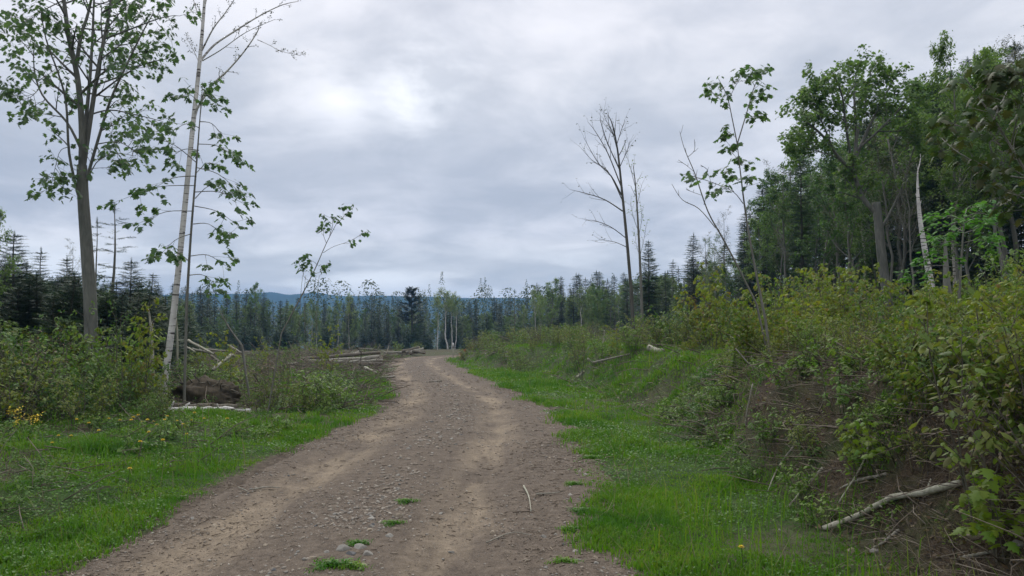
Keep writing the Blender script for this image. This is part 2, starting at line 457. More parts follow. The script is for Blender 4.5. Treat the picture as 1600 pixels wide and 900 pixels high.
def road_material():
    m, nt, nd, lk = nmat('dirt_road')
    tc = nd.new('ShaderNodeTexCoord'); v = tc.outputs['Object']
    al = nd.new('ShaderNodeAttribute'); al.attribute_name = 'lateral'
    aa = nd.new('ShaderNodeAttribute'); aa.attribute_name = 'along'
    cx = nd.new('ShaderNodeCombineXYZ'); lk.new(al.outputs['Fac'], cx.inputs[0]); lk.new(mth(nt, 'MULTIPLY', aa.outputs['Fac'], .22), cx.inputs[1])
    n1 = noise(nt, cx.outputs[0], 1.7, 5, .6, .3)
    n2 = noise(nt, v, 9, 6, .7, .4); n3 = noise(nt, v, 70, 5, .65)
    n0 = noise(nt, v, .8, 4, .6)
    base = ramp(nt, [(.28, (.062, .047, .036)), (.5, (.114, .088, .066)), (.72, (.175, .138, .105))], n2).outputs[0]
    # two wheel tracks packed to a paler tan, in broken patches
    ab = mth(nt, 'ABSOLUTE', mth(nt, 'SUBTRACT', mth(nt, 'ABSOLUTE', mth(nt, 'ADD', al.outputs['Fac'], .32)), .94))
    tr = ramp(nt, [(.10, (1, 1, 1)), (.46, (0, 0, 0))], ab).outputs[0]
    tf = mth(nt, 'MULTIPLY', tr, ramp(nt, [(.40, (0, 0, 0)), (.60, (1, 1, 1))], n1).outputs[0])
    tan = ramp(nt, [(.3, (.22, .17, .112)), (.7, (.36, .285, .20))], n2).outputs[0]
    c = mix(nt, mth(nt, 'MULTIPLY', tf, .8), base, tan)
    c = mix(nt, ramp(nt, [(.52, (0, 0, 0)), (.75, (.6, .6, .6))], n0).outputs[0], c, (.075, .058, .046))
    vo = nd.new('ShaderNodeTexVoronoi'); vo.inputs['Scale'].default_value = 42; lk.new(v, vo.inputs['Vector'])
    sp = ramp(nt, [(.12, (1, 1, 1)), (.3, (0, 0, 0))], vo.outputs['Distance']).outputs[0]
    sepc = nd.new('ShaderNodeSeparateColor'); lk.new(vo.outputs['Color'], sepc.inputs[0])
    pick = ramp(nt, [(.62, (0, 0, 0)), (.66, (1, 1, 1))], sepc.outputs[0]).outputs[0]
    pc = ramp(nt, [(.0, (.07, .058, .05)), (.5, (.20, .175, .15)), (1, (.32, .29, .25))], sepc.outputs[1]).outputs[0]
    c = mix(nt, mth(nt, 'MULTIPLY', sp, pick), c, pc)
    n4 = noise(nt, v, 150, 3, .7)
    c = mix(nt, ramp(nt, [(.52, (0, 0, 0)), (.70, (.8, .8, .8))], n4).outputs[0], c, (.28, .235, .185))
    c = mix(nt, ramp(nt, [(.30, (.8, .8, .8)), (.46, (0, 0, 0))], n3).outputs[0], c, (.055, .042, .033))
    p = nd.new('ShaderNodeBsdfPrincipled'); p.inputs['Roughness'].default_value = .95; p.inputs['Specular IOR Level'].default_value = .15
    lk.new(c, p.inputs['Base Color'])
    hh = mth(nt, 'ADD', n2, mth(nt, 'ADD', mth(nt, 'MULTIPLY', n3, .6), mth(nt, 'MULTIPLY', mth(nt, 'MULTIPLY', sp, pick), .6)))
    lk.new(bump(nt, hh, .8, .03), p.inputs['Normal']); out(nt, p.outputs[0])
    return m

# ------------------------------------------------------------------ camera, sky, sun, haze
cam = bpy.data.cameras.new('camera'); co = bpy.data.objects.new('camera', cam); COL.objects.link(co)
co.location = CAM; co.rotation_euler = (math.pi / 2 + PITCH, 0, 0)
cam.sensor_width = 36; cam.lens = 36 * F / 1600; cam.clip_start = .05; cam.clip_end = 6000
SC.camera = co
SUN_EL, SUN_AZ = R(42), R(-7)     # azimuth from +Y towards +X
sun = bpy.data.lights.new('sun', 'SUN'); so = bpy.data.objects.new('sun', sun); COL.objects.link(so)
sun.energy = 1.2; sun.angle = R(25); sun.color = (1, .96, .9)
sdir = Vector((math.sin(SUN_AZ) * math.cos(SUN_EL), math.cos(SUN_AZ) * math.cos(SUN_EL), math.sin(SUN_EL)))
so.rotation_euler = sdir.to_track_quat('Z', 'Y').to_euler()

def build_world():
    w = bpy.data.worlds.new('World'); SC.world = w; w.use_nodes = True
    nt = w.node_tree; nd = nt.nodes; lk = nt.links; nd.clear()
    bg = nd.new('ShaderNodeBackground'); bg.inputs['Strength'].default_value = .1
    sky = nd.new('ShaderNodeTexSky'); sky.sky_type = 'NISHITA'; sky.sun_disc = False
    sky.sun_elevation = SUN_EL; sky.sun_rotation = SUN_AZ
    tc = nd.new('ShaderNodeTexCoord'); d = tc.outputs['Generated']
    sp = nd.new('ShaderNodeSeparateXYZ'); lk.new(d, sp.inputs[0])
    z = mth(nt, 'MAXIMUM', sp.outputs[2], 0.0)
    den = mth(nt, 'ADD', z, .19)
    cx = nd.new('ShaderNodeCombineXYZ')
    lk.new(mth(nt, 'DIVIDE', sp.outputs[0], den), cx.inputs[0]); lk.new(mth(nt, 'DIVIDE', sp.outputs[1], den), cx.inputs[1])
    cx.inputs[2].default_value = 3.7
    n1 = noise(nt, cx.outputs[0], .95, 5, .5, .25)
    n2 = noise(nt, cx.outputs[0], 2.9, 6, .58, .35)
    nn = mth(nt, 'ADD', mth(nt, 'MULTIPLY', n1, .62), mth(nt, 'MULTIPLY', n2, .38))
    # cloud layer, thinner and brighter overhead (overcast gradient of a real sky)
    cl = ramp(nt, [(.36, (3.5, 3.8, 4.4)), (.45, (4.05, 4.3, 4.85)), (.51, (4.8, 5.0, 5.5)), (.56, (5.6, 5.72, 6.15)), (.63, (6.5, 6.55, 6.95))], nn).outputs[0]
    k = ramp(nt, [(0, (1.25, 1.25, 1.2)), (.05, (1.1, 1.1, 1.08)), (.12, (.86, .88, .93)), (.30, (1.02, 1.02, 1.02)), (.45, (1.12, 1.1, 1.1)), (.62, (1.7, 1.7, 1.66)), (1, (2.3, 2.28, 2.2))], z).outputs[0]
    cl = mix(nt, 1.0, cl, k, 'MULTIPLY')
    # the thin place in the clouds where the light comes through
    def glow(px, py, p, amt, col):
        r = ray(px, py); r = r / np.linalg.norm(r)
        dp = nd.new('ShaderNodeVectorMath'); dp.operation = 'DOT_PRODUCT'; lk.new(d, dp.inputs[0]); dp.inputs[1].default_value = tuple(r)
        g = mth(nt, 'POWER', mth(nt, 'MAXIMUM', dp.outputs['Value'], 0.0), p)
        g = mth(nt, 'MULTIPLY', g, mth(nt, 'MULTIPLY', ramp(nt, [(.36, (.25, .25, .25)), (.60, (1, 1, 1))], n2).outputs[0], amt))
        return mix(nt, g, (0, 0, 0), col)
    for a in ((660, 145, 650, 1.0, (4.2, 4.1, 3.9)), (535, 172, 1100, .8, (2.3, 2.2, 2.1)), (640, 120, 40, .3, (1.0, 1.0, 1.05))):
        cl = mix(nt, 1.0, cl, glow(*a), 'ADD')
    # pale gaps low over the hills
    lowb = ramp(nt, [(.0, (1, 1, 1)), (.055, (.8, .8, .8)), (.10, (0, 0, 0))], z).outputs[0]
    gap = ramp(nt, [(.42, (0, 0, 0)), (.55, (1, 1, 1))], n1).outputs[0]
    cl = mix(nt, mth(nt, 'MULTIPLY', mth(nt, 'MULTIPLY', lowb, gap), .9), cl, (7.2, 7.6, 8.2))
    c = mix(nt, .93, sky.outputs[0], cl)
    lk.new(c, bg.inputs['Color'])
    o = nd.new('ShaderNodeOutputWorld'); lk.new(bg.outputs[0], o.inputs['Surface'])
build_world()

def build_haze():
    m, nt, nd, lk = nmat('haze_air')
    pv = nd.new('ShaderNodeVolumePrincipled'); pv.inputs['Color'].default_value = (.27, .52, .93, 1); pv.inputs['Density'].default_value = HAZE
    o = nd.new('ShaderNodeOutputMaterial'); lk.new(pv.outputs[0], o.inputs['Volume'])
    x0, x1, y0, y1, z0, z1 = -1900, 1900, -90, 2150, -26, 66
    V = [(x, y, z) for x in (x0, x1) for y in (y0, y1) for z in (z0, z1)]
    me = make_mesh('haze', V, [[(0, 1, 3, 2), (4, 6, 7, 5), (0, 4, 5, 1), (2, 3, 7, 6), (0, 2, 6, 4), (1, 5, 7, 3)]], m)
    o = link('haze', me); tag(o, None, None, None, 'stuff')
HAZE = .00045
build_haze()
vs = SC.view_settings; vs.view_transform = 'Standard'; vs.look = 'None'; vs.gamma = 1; vs.exposure = .52; vs.use_curve_mapping = False
cy = SC.cycles
cy.max_bounces = 6; cy.diffuse_bounces = 3; cy.glossy_bounces = 1; cy.transmission_bounces = 3; cy.transparent_max_bounces = 4; cy.volume_bounces = 0
cy.caustics_reflective = False; cy.caustics_refractive = False; cy.use_denoising = True; cy.use_adaptive_sampling = True; cy.adaptive_threshold = .008
cy.sample_clamp_indirect = 4
cy.denoising_prefilter = 'ACCURATE'
SC.render.use_persistent_data = False
# ------------------------------------------------------------------ ground sheet, road, hills
def build_ground():
    ys = [-60, -30, -15, -8, -4, 0, 2]
    y = 3.0
    while y < 2100:
        ys.append(y); y += max(.055, .0115 * y)
    xs = [0.0]; x = 0.0
    while x < 1850:
        x += max(.06, .0185 * x); xs.append(x)
    xs = np.array([-v for v in xs[:0:-1]] + xs); ys = np.array(ys)
    # the grid leans with the road so that its fine columns stay on it
    X, Yg = np.meshgrid(xs, ys)
    z, s, w, a = ground_full(X, Yg)
    g, lit = masks(X, Yg, s, w)
    fo = sstep(Yg, 115, 150) 
    nx, ny = len(xs), len(ys)
    i = np.arange(ny - 1)[:, None] * nx + np.arange(nx - 1)[None, :]
    q = np.stack([i, i + 1, i + nx + 1, i + nx], -1).reshape(-1, 4)
    me = make_mesh('ground', np.stack([X, Yg, z], -1).reshape(-1, 3), [q], ground_material(), True,
                   {'grass_cover': g.ravel(), 'litter': lit.ravel(), 'forest': fo.ravel()})
    tag(link('ground', me), None, None, None, 'structure')
build_ground()

def build_road():
    # rows along the centre line, closer together near the camera
    rows = []; a = 12.0
    while a < _s[-1] - 2:
        rows.append(a)
        yy = np.interp(a, _s, CLY); a += max(.05, .011 * abs(yy))
    rows = np.array(rows)
    lat = np.linspace(-1, 1, 90)
    cx, cy_, tx, ty, wd = (np.interp(rows, _s, A) for A in (CLX, CLY, TX, TY, CLW))
    S = lat[None, :] * (wd + 1.3)[:, None]
    X = cx[:, None] + S * ty[:, None]; Yr = cy_[:, None] - S * tx[:, None]
    A = np.repeat(rows[:, None], 90, 1); Wd = np.repeat(wd[:, None], 90, 1)
    Z = road_z(S, Wd, A, X, Yr)
    n, k = X.shape
    i = np.arange(n - 1)[:, None] * k + np.arange(k - 1)[None, :]
    q = np.stack([i, i + 1, i + k + 1, i + k], -1).reshape(-1, 4)
    me = make_mesh('dirt_road', np.stack([X, Yr, Z], -1).reshape(-1, 3), [q], road_material(), True, {'lateral': S.ravel(), 'along': A.ravel()})
    tag(link('dirt_road', me), None, None, None, 'structure')
build_road()

def build_hills():
    m, nt, nd, lk = nmat('wooded_hill')
    tc = nd.new('ShaderNodeTexCoord')
    c = ramp(nt, [(.35, (.016, .030, .014)), (.65, (.035, .06, .022))], noise(nt, tc.outputs['Object'], .02, 6, .7)).outputs[0]
    p = nd.new('ShaderNodeBsdfPrincipled'); p.inputs['Roughness'].default_value = 1; p.inputs['Specular IOR Level'].default_value = 0
    lk.new(c, p.inputs['Base Color']); out(nt, p.outputs[0])
    sil = [(-800, 470), (-200, 466), (150, 462), (300, 460), (390, 458), (425, 456), (450, 461), (478, 459), (494, 457), (512, 460), (540, 463), (600, 462), (660, 463), (720, 466), (760, 466), (800, 465), (850, 468), (950, 470), (1100, 466), (1400, 470), (2400, 474)]
    D = 1400.0
    px = np.linspace(-800, 2400, 420)
    top = np.interp(px, [a for a, b in sil], [b for a, b in sil])
    xs = (px - 800) / F * D
    zt = 1.7 + (500 - top) / F * D + 1.3 * fbm(xs * .02, xs * 0, 81, 3)
    prof = [(-480, -14, 0), (-330, 0, .25), (-180, 0, .62), (-80, 0, .88), (0, 0, 1), (100, 0, .9), (320, 0, .4), (520, -14, 0)]
    rows = []
    for dy, _, f in prof:
        yy = np.full_like(xs, D + dy) + 45 * fbm(xs * .004, np.full_like(xs, dy * .01), 83, 3) * (0 if f == 1 else 1)
        zz = -20 + (zt + 20) * f + (6 * fbm(xs * .012, np.full_like(xs, dy * .02), 85, 3) if 0 < f < 1 else 0)
        rows.append(np.stack([xs * (1 + dy / D), yy, zz], -1))
    V = np.array(rows); n, k = V.shape[:2]
    i = np.arange(n - 1)[:, None] * k + np.arange(k - 1)[None, :]
    q = np.stack([i, i + 1, i + k + 1, i + k], -1).reshape(-1, 4)
    tag(link('hills', make_mesh('hills', V.reshape(-1, 3), [q], m, True)), None, None, None, 'structure')
build_hills()
# ------------------------------------------------------------------ growing plants
def unit(v): return v / (np.linalg.norm(v) + 1e-9)
def walk(g, p, d, L, n, wig, trop):
    pts = [np.array(p, float)]; d = unit(np.array(d, float))
    for _ in range(n):
        d = unit(d + g.normal(0, wig, 3) + np.array([0, 0, trop])); pts.append(pts[-1] + d * L / n)
    return np.array(pts)
def along(pts, t):
    seg = np.linalg.norm(np.diff(pts, axis=0), axis=1); c = np.concatenate([[0], np.cumsum(seg)])
    x = t * c[-1]
    k = min(np.searchsorted(c, x, 'right') - 1, len(seg) - 1)
    f = (x - c[k]) / (seg[k] + 1e-9)
    return pts[k] * (1 - f) + pts[k + 1] * f, unit(pts[k + 1] - pts[k]), k + f
def smooth_path(P, n=4):
    """rounded polyline through the given points"""
    P = np.asarray(P, float); m = len(P)
    if m < 3: return P
    o = []
    for i in range(m - 1):
        p0 = P[max(i - 1, 0)]; p1 = P[i]; p2 = P[i + 1]; p3 = P[min(i + 2, m - 1)]
        for t in np.arange(n) / n:
            o.append(.5 * (2 * p1 + (p2 - p0) * t + (2 * p0 - 5 * p1 + 4 * p2 - p3) * t * t + (3 * p1 - p0 - 3 * p2 + p3) * t ** 3))
    o.append(P[-1]); return np.array(o)

class Plant:
    def __init__(self, seed):
        self.g = np.random.default_rng(seed); self.wood = Geo(); self.sites = []     # (pos, direction)
    def limb(self, pts, r0, r1, k=6, cap=False):
        pts = np.asarray(pts, float); rad = np.linspace(1, 0, len(pts)) ** .8 * (r0 - r1) + r1
        self.wood.tube(pts, rad, k, cap); return pts, rad
    def sub(self, pts, rad, spec, lvl=0):
        g = self.g; s = spec[lvl]; n = s['n']
        n = int(n) if n >= 1 else int(g.random() < n)
        ph = g.random() * 6.28
        Lp = np.linalg.norm(np.diff(pts, axis=0), axis=1).sum()
        for i in range(n):
            t = s.get('t0', .2) + (1 - s.get('t0', .2)) * (i + g.random()) / n
            p, d, kf = along(pts, min(t, .995)); r = np.interp(kf, np.arange(len(rad)), rad)
            ph += 2.4 + g.normal(0, .4)
            a = unit(np.cross(d, [.3, .2, .93] if abs(d[2]) < .9 else [1, .1, 0])); b = np.cross(d, a)
            side = math.cos(ph) * a + math.sin(ph) * b
            if s.get('flat'): side = unit(side * np.array([1, 1, .25]))
            an = R(s['ang'] + g.normal(0, 8))
            dd = d * math.cos(an) + side * math.sin(an)
            L = s['len'] * (1 if s.get('abs') else Lp) * g.uniform(.65, 1.15) * (1 - s.get('tap', .5) * (t - s.get('t0', .2)))
            q = walk(g, p, dd, L, s.get('seg', 4), s.get('wig', .12), s.get('trop', .05))
            r0 = min(max(r * s.get('rr', .6), s.get('rmin', .004)), r * .95 + .001)
            rd = np.linspace(r0, max(r0 * .3, .0025), len(q)); self.wood.tube(q, rd, s.get('k', 4))
            if lvl + 1 < len(spec): self.sub(q, rd, spec, lvl + 1)
            for _ in range(s.get('sites', 0)):
                pp, td, _ = along(q, g.uniform(s.get('s0', .35), 1)); self.sites.append((pp, td))
            if s.get('sites', 0): self.sites.append((q[-1], unit(q[-1] - q[-2])))
    def leaves(self, tmpl, size, per=3, droop=(.1, .9), spread=1.0, jit=.02, petiole=0.0, var=.45, sites=None, keep=None):
        g = self.g; S = self.sites if sites is None else sites
        L = Geo()
        if not S: return L
        P = np.repeat(np.array([s[0] for s in S]), per, 0); D = np.repeat(np.array([s[1] for s in S]), per, 0)
        if keep is not None:
            m = keep(P); P = P[m]; D = D[m]
        n = len(P)
        az = np.arctan2(D[:, 1], D[:, 0]) + g.normal(0, 1, n) * spread * 1.2
        pit = g.uniform(droop[0], droop[1], n); roll = g.normal(0, .35, n)
        sc = size * g.uniform(1 - var, 1 + var, n)
        Rm = rotm(az, pit, roll)
        pos = P + g.normal(0, jit, (n, 3))
        if petiole:
            pv = np.stack([np.cos(az), np.sin(az), -0.25 + 0 * az], -1) * petiole * g.uniform(.6, 1.1, n)[:, None]
            for a_, b_ in zip(pos, pos + pv): L.tube([a_, b_], [.0022, .0016], 3)
            pos = pos + pv
        L.inst(tmpl[0], tmpl[1], pos, Rm, sc)
        return L

def spruce_mesh(seed, Ht=6.0, rmax=.95, dense=1.0, bare=.12, step=.17, power=.85, trunk=.085):
    g = np.random.default_rng(seed); W = Geo(); L = Geo()
    tp = np.array([[g.normal(0, .012), g.normal(0, .012), Ht * k / 8] for k in range(9)])
    tr = np.linspace(trunk, .008, 9); W.tube(tp, tr, 7)
    pos = []; az = []; pit = []; rol = []; sc = []
    z = Ht * bare
    while z < Ht * .985:
        f = z / Ht; rr = rmax * (1 - f) ** power * (.45 + .55 * min(1, (f - bare * .6) / .12)) + .05
        nb = max(3, int(g.integers(4, 7) * min(1, dense + .2)))
        a0 = g.random() * 6.28
        for b in range(nb):
            if g.random() > dense: continue
            a = a0 + b * 6.283 / nb + g.normal(0, .25); Lb = rr * g.uniform(.6, 1.2)
            p0, _, _ = along(tp, f)
            pi0 = .34 - .62 * f + g.normal(0, .08)     # low boughs hang, top ones rise
            q = [p0]; pp = pi0
            ns = 4
            for k in range(ns):
                dv = np.array([math.cos(a) * math.cos(pp), math.sin(a) * math.cos(pp), -math.sin(pp)])
                q.append(q[-1] + dv * Lb / ns); pp -= .055
            q = np.array(q); W.tube(q, np.linspace(.012 * (1.3 - f), .003, len(q)), 3)
            nst = max(2, int(Lb / .085)); 
            for j in range(nst):
                t = (j + .6) / nst
                c, dd, _ = along(q, t); el = -math.asin(dd[2])
                for sg in (1, -1):
                    if g.random() > .92: continue
                    pos.append(c); az.append(a + sg * g.uniform(.7, 1.1)); pit.append(el + g.normal(.08, .16)); rol.append(g.normal(0, .5))
                    sc.append((.34 * Lb * (1.05 - t) + .16) * g.uniform(.75, 1.2))
            pos.append(q[-1] - .4 * (q[-1] - q[-2])); az.append(a); pit.append(-.1); rol.append(g.normal(0, .4)); sc.append(.24)
        z += step * g.uniform(.8, 1.2) * (1.15 - .45 * f)
    for k in range(7):
        pos.append(np.array([tp[-1][0], tp[-1][1], Ht - .30 + .045 * k])); az.append(k * 2.4); pit.append(-1.2 - .05 * k); rol.append(0); sc.append(.17)
    L.inst(FEATHER[0], FEATHER[1], np.array(pos), rotm(np.array(az), np.array(pit), np.array(rol)), np.array(sc))
    return W, L

def pine_mesh(seed, Ht=9.0):
    """white pine: bare lower trunk, long up-swept plumes in open tiers"""
    g = np.random.default_rng(seed); W = Geo(); L = Geo()
    tp = np.array([[.02 * k, 0, Ht * k / 8] for k in range(9)]); W.tube(tp, np.linspace(.17, .03, 9), 7)
    pos = []; az = []; pit = []; sc = []
    for z in np.linspace(Ht * .42, Ht * .98, 15):
        f = z / Ht; nb = 5
        for b in range(nb):
            a = g.random() * 6.28; Lb = (2.0 * (1 - f) ** .55 + .45) * g.uniform(.5, 1.15)
            p0, _, _ = along(tp, f); q = walk(g, p0, [math.cos(a), math.sin(a), .10], Lb, 5, .08, .10)
            W.tube(q, np.linspace(.03, .006, 6), 4)
            for t in np.linspace(.35, 1, 9):
                c, dd, _ = along(q, t)
                for _ in range(5):
                    pos.append(c + g.normal(0, .05, 3)); az.append(a + g.normal(0, .9)); pit.append(g.uniform(-.9, .2)); sc.append(.42 * g.uniform(.7, 1.2))
    L.inst(FEATHER[0], FEATHER[1], np.array(pos), rotm(np.array(az), np.array(pit), 0 * np.array(az)), np.array(sc))
    return W, L

def broadleaf_mesh(seed, Ht=8.0, c0=.35, spread=.34, nl=11, leaf=.085, tmpl=DIAM, per=4, trunk=.075, ang=42, sites=4, n2=7, n3=4, lean=.02, fork=False, droop=(.0, 1.0)):
    P = Plant(seed); g = P.g
    n = 10
    tp = np.cumsum(np.vstack([[0, 0, 0], np.column_stack([g.normal(0, lean, n) * Ht / n * 4, g.normal(0, lean, n) * Ht / n * 4, np.full(n, Ht / n)])]), 0)
    pts, rad = P.limb(tp, trunk, .012, 7)
    P.sub(pts, rad, [dict(n=nl, t0=c0, ang=ang, len=spread, tap=.75, wig=.1, trop=.09, rr=.5, seg=5, k=4),
                     dict(n=n2, t0=.2, ang=42, len=.42, tap=.5, wig=.14, trop=.06, rr=.55, k=3, seg=3, sites=1),
                     dict(n=n3, t0=.15, ang=45, len=.5, wig=.16, trop=.03, rr=.6, k=3, seg=2, sites=sites)])
    L = P.leaves(tmpl, leaf, per, droop, 1.0, leaf * .8)
    return P.wood, L

def shrub_mesh(seed, Ht=1.3, stems=9, leaf=.06, tmpl=OVAL, per=3, spread=.5, sites=3, n1=7, droop=(.0, 1.0), petiole=0.0, lean=.35, rad0=.009):
    P = Plant(seed); g = P.g
    for i in range(stems):
        a = g.random() * 6.28; r = spread * .5 * math.sqrt(g.random()); l = lean * g.random()
        q = walk(g, [r * math.cos(a), r * math.sin(a), -.08], [l * math.cos(a), l * math.sin(a), 1], Ht * g.uniform(.55, 1.05), 6, .09, .02)
        P.wood.tube(q, np.linspace(rad0 * g.uniform(.7, 1.2), .003, 7), 4)
        P.sub(q, np.linspace(rad0, .003, 7), [dict(n=n1, t0=.18, ang=48, len=.30, tap=.5, wig=.12, trop=.03, rr=.6, k=3, seg=3, sites=sites, rmin=.003)])
    L = P.leaves(tmpl, leaf, per, droop, 1.1, leaf * .45, petiole)
    return P.wood, L

# ------------------------------------------------------------------ hero trees: limbs traced as paths in space
def path(pp, Y, dy=None, n=4):
    """(column, row) marks at depth Y (dy: depth added along the limb)"""
    m = len(pp); dy = [0] * m if dy is None else np.linspace(dy[0], dy[1], m)
    return smooth_path([at(a, b, Y + d) for (a, b), d in zip(pp, dy)], n)

def finish(P, name, label, cat, bark, leafs, base, group=None, trunk_name='trunk', crown_name='crown', wood_label=None):
    base = np.asarray(base, float)
    e = empty(name, base, label, cat, group)
    link(trunk_name, P.wood.mesh(trunk_name, bark, True, base), e)
    for nm, L, mt in leafs:
        if L.n: link(nm, L.mesh(nm, mt, False, base), e)
    return e

def foot(px, py, Y):
    """point on the ground straight below the mark"""
    p = at(px, py, Y); p[2] = h1(p[0], p[1]); return p

TW = [dict(n=6, t0=.25, ang=46, len=.30, tap=.4, wig=.13, trop=.03, rr=.55, k=4, seg=4, sites=1, rmin=.006),
      dict(n=4, t0=.2, ang=45, len=.42, wig=.15, trop=.0, rr=.6, k=3, seg=3, sites=2, s0=.5, rmin=.004)]

# --- tall forked maple at the left
def left_maple():
    P = Plant(101); Y = 15.0
    b = foot(146, 600, Y)
    t = np.vstack([[b - [0, 0, .1]], path([(141, 470), (135, 380), (130, 310), (128, 258)], Y)])
    P.limb(t, .125, .095, 10)
    Ls = [([(128, 262), (128, 195), (121, 120), (108, 60), (100, 0), (92, -70), (88, -130)], .068, .016, (0, -.5)),
          ([(119, 105), (127, 55), (138, 20), (150, -40), (160, -110)], .042, .01, (0, .6)),
          ([(130, 262), (143, 175), (155, 100), (168, 35), (180, -40), (188, -110)], .055, .012, (0, .9)),
          ([(134, 285), (152, 222), (172, 158), (196, 105), (222, 52), (240, 20)], .034, .007, (0, -.8)),
          ([(126, 232), (104, 190), (66, 148), (53, 104), (54, 58)], .030, .006, (0, .7)),
          ([(122, 305), (108, 240), (103, 160), (90, 112), (72, 62), (62, 5)], .030, .006, (0, -1.0)),
          ([(129, 240), (139, 140), (144, 70), (147, 0), (152, -80)], .042, .01, (0, 1.1)),
          ([(150, 150), (190, 120), (225, 100), (262, 92)], .022, .005, (.4, -.2)),
          ([(139, 180), (172, 172), (215, 180), (255, 190)], .020, .005, (.3, 1.2)),
          ([(152, 225), (185, 222), (215, 238)], .014, .004, (-.2, -.9)),
          ([(165, 60), (205, 45), (245, 30), (272, 24)], .022, .005, (.3, -.6)),
          ([(160, 20), (200, -5), (240, -20), (266, -40)], .022, .005, (.5, .2)),
          ([(131, 300), (150, 255), (180, 240), (212, 244)], .014, .004, (0, .6)),
          ([(100, 0), (70, 15), (40, 35)], .014, .004, (-.4, -.8)), ([(54, 90), (34, 65), (15, 55)], .010, .004, (.6, .9)),
          ([(60, 140), (50, 150), (36, 157)], .008, .003, (.4, .2)), ([(105, 230), (92, 240), (80, 292)], .008, .003, (-.5, -.7)),
          ([(133, 60), (180, 70), (216, 66)], .018, .005, (.9, 1.6))]
    for i, (pp, r0, r1, dy) in enumerate(Ls):
        q, rd = P.limb(path(pp, Y, dy), r0, r1, 7 if r0 > .04 else 5)
        big = r0 > .037
        P.sub(q, rd, [dict(TW[0], n=12 if big else 8, len=1.35 if big else .62, abs=True, ang=55, t0=.22 if big else .25, sites=0), dict(TW[1], n=5, len=.5, flat=True, sites=1, s0=.7)])
    keep = lambda p: np.ones(len(p), bool)
    L = P.leaves(MAPLE, .088, 2, (.35, 1.15), 1.1, .05, .05, .45, keep=keep)
    finish(P, 'maple_tree', 'tall forked maple with drooping dark leaves at the left, cut by the top edge', 'tree', M['maple_bark'], [('crown', L, M['hero_leaf'])], b)
left_maple()

# --- leaning white birch, almost bare
def left_birch():
    P = Plant(102); Y = 15.2
    b = foot(255, 612, Y)
    t = np.vstack([[b - [0, 0, .1]], path([(256, 600), (270, 500), (286, 350), (301, 200), (312, 95), (319, 10), (325, -80)], Y, (0, .8))])
    P.limb(t, .074, .018, 9)
    Ls = [([(303, 178), (330, 135), (356, 110), (382, 80), (402, 50), (404, 40)], .026, .006, (.4, -.6)),
          ([(402, 62), (420, 70), (440, 80), (470, 87)], .008, .003, (-.6, -.8)),
          ([(313, 95), (335, 70), (368, 48), (405, 25), (440, 8), (466, 2)], .026, .005, (.6, 1.2)),
          ([(315, 80), (333, 45), (352, 20), (372, -10)], .020, .005, (.6, .2)),
          ([(316, 95), (345, 78), (385, 50), (430, 30)], .014, .004, (.5, 0)),
          ([(312, 100), (303, 80), (291, 58)], .010, .003, (.5, .9)), ([(318, 40), (305, 10), (298, -25)], .012, .004, (.7, 1.1)),
          ([(300, 205), (316, 150), (330, 135), (350, 120)], .008, .003, (.3, 1)), ([(320, 10), (330, -30), (350, -60)], .016, .004, (.8, .3))]
    for pp, r0, r1, dy in Ls:
        q, rd = P.limb(path(pp, Y, dy), r0, r1, 5)
        P.sub(q, rd, [dict(n=9, t0=.3, ang=38, len=.24, abs=True, tap=.3, wig=.12, trop=.1, rr=.5, k=3, seg=3, sites=3, rmin=.003)])
    L = P.leaves(DIAM, .035, 3, (-.4, .8), 1.0, .02)
    finish(P, 'birch_tree', 'slim white birch leaning right, nearly leafless, rising from the brush on the left', 'tree', M['birch'], [('crown', L, M['bud_leaf'])], b)
left_birch()

def tier_sapling(seed, trunk, r0, Y, branches, leaf, per, tmpl=MAPLE, twig=.35, base=None, sites_per=2, pet=.05, droop=(.3, 1.1)):
    """thin stem with traced side branches that carry whorls of hanging leaves"""
    P = Plant(seed)
    b = foot(*trunk[0], Y) if base is None else base
    t = np.vstack([[b - [0, 0, .08]], path(trunk[1:], Y)])
    q, rd = P.limb(t, r0, .004, 6)
    for pp, r, dy in branches:
        bq, brd = P.limb(path(pp, Y, dy), r, .003, 4)
        P.sub(bq, brd, [dict(n=4, t0=.35, ang=42, len=twig, abs=True, tap=.4, wig=.1, trop=.0, rr=.6, k=3, seg=3, sites=sites_per, s0=.55, rmin=.003, flat=True)])
        P.sites += [(bq[-1], unit(bq[-1] - bq[-2])), (bq[int(len(bq) * .7)], unit(bq[-1] - bq[-2]))]
    P.sites.append((q[-1], np.array([1., 0, 0])))
    return P, P.leaves(tmpl, leaf, per, droop, 1.1, .03, pet, .45), b

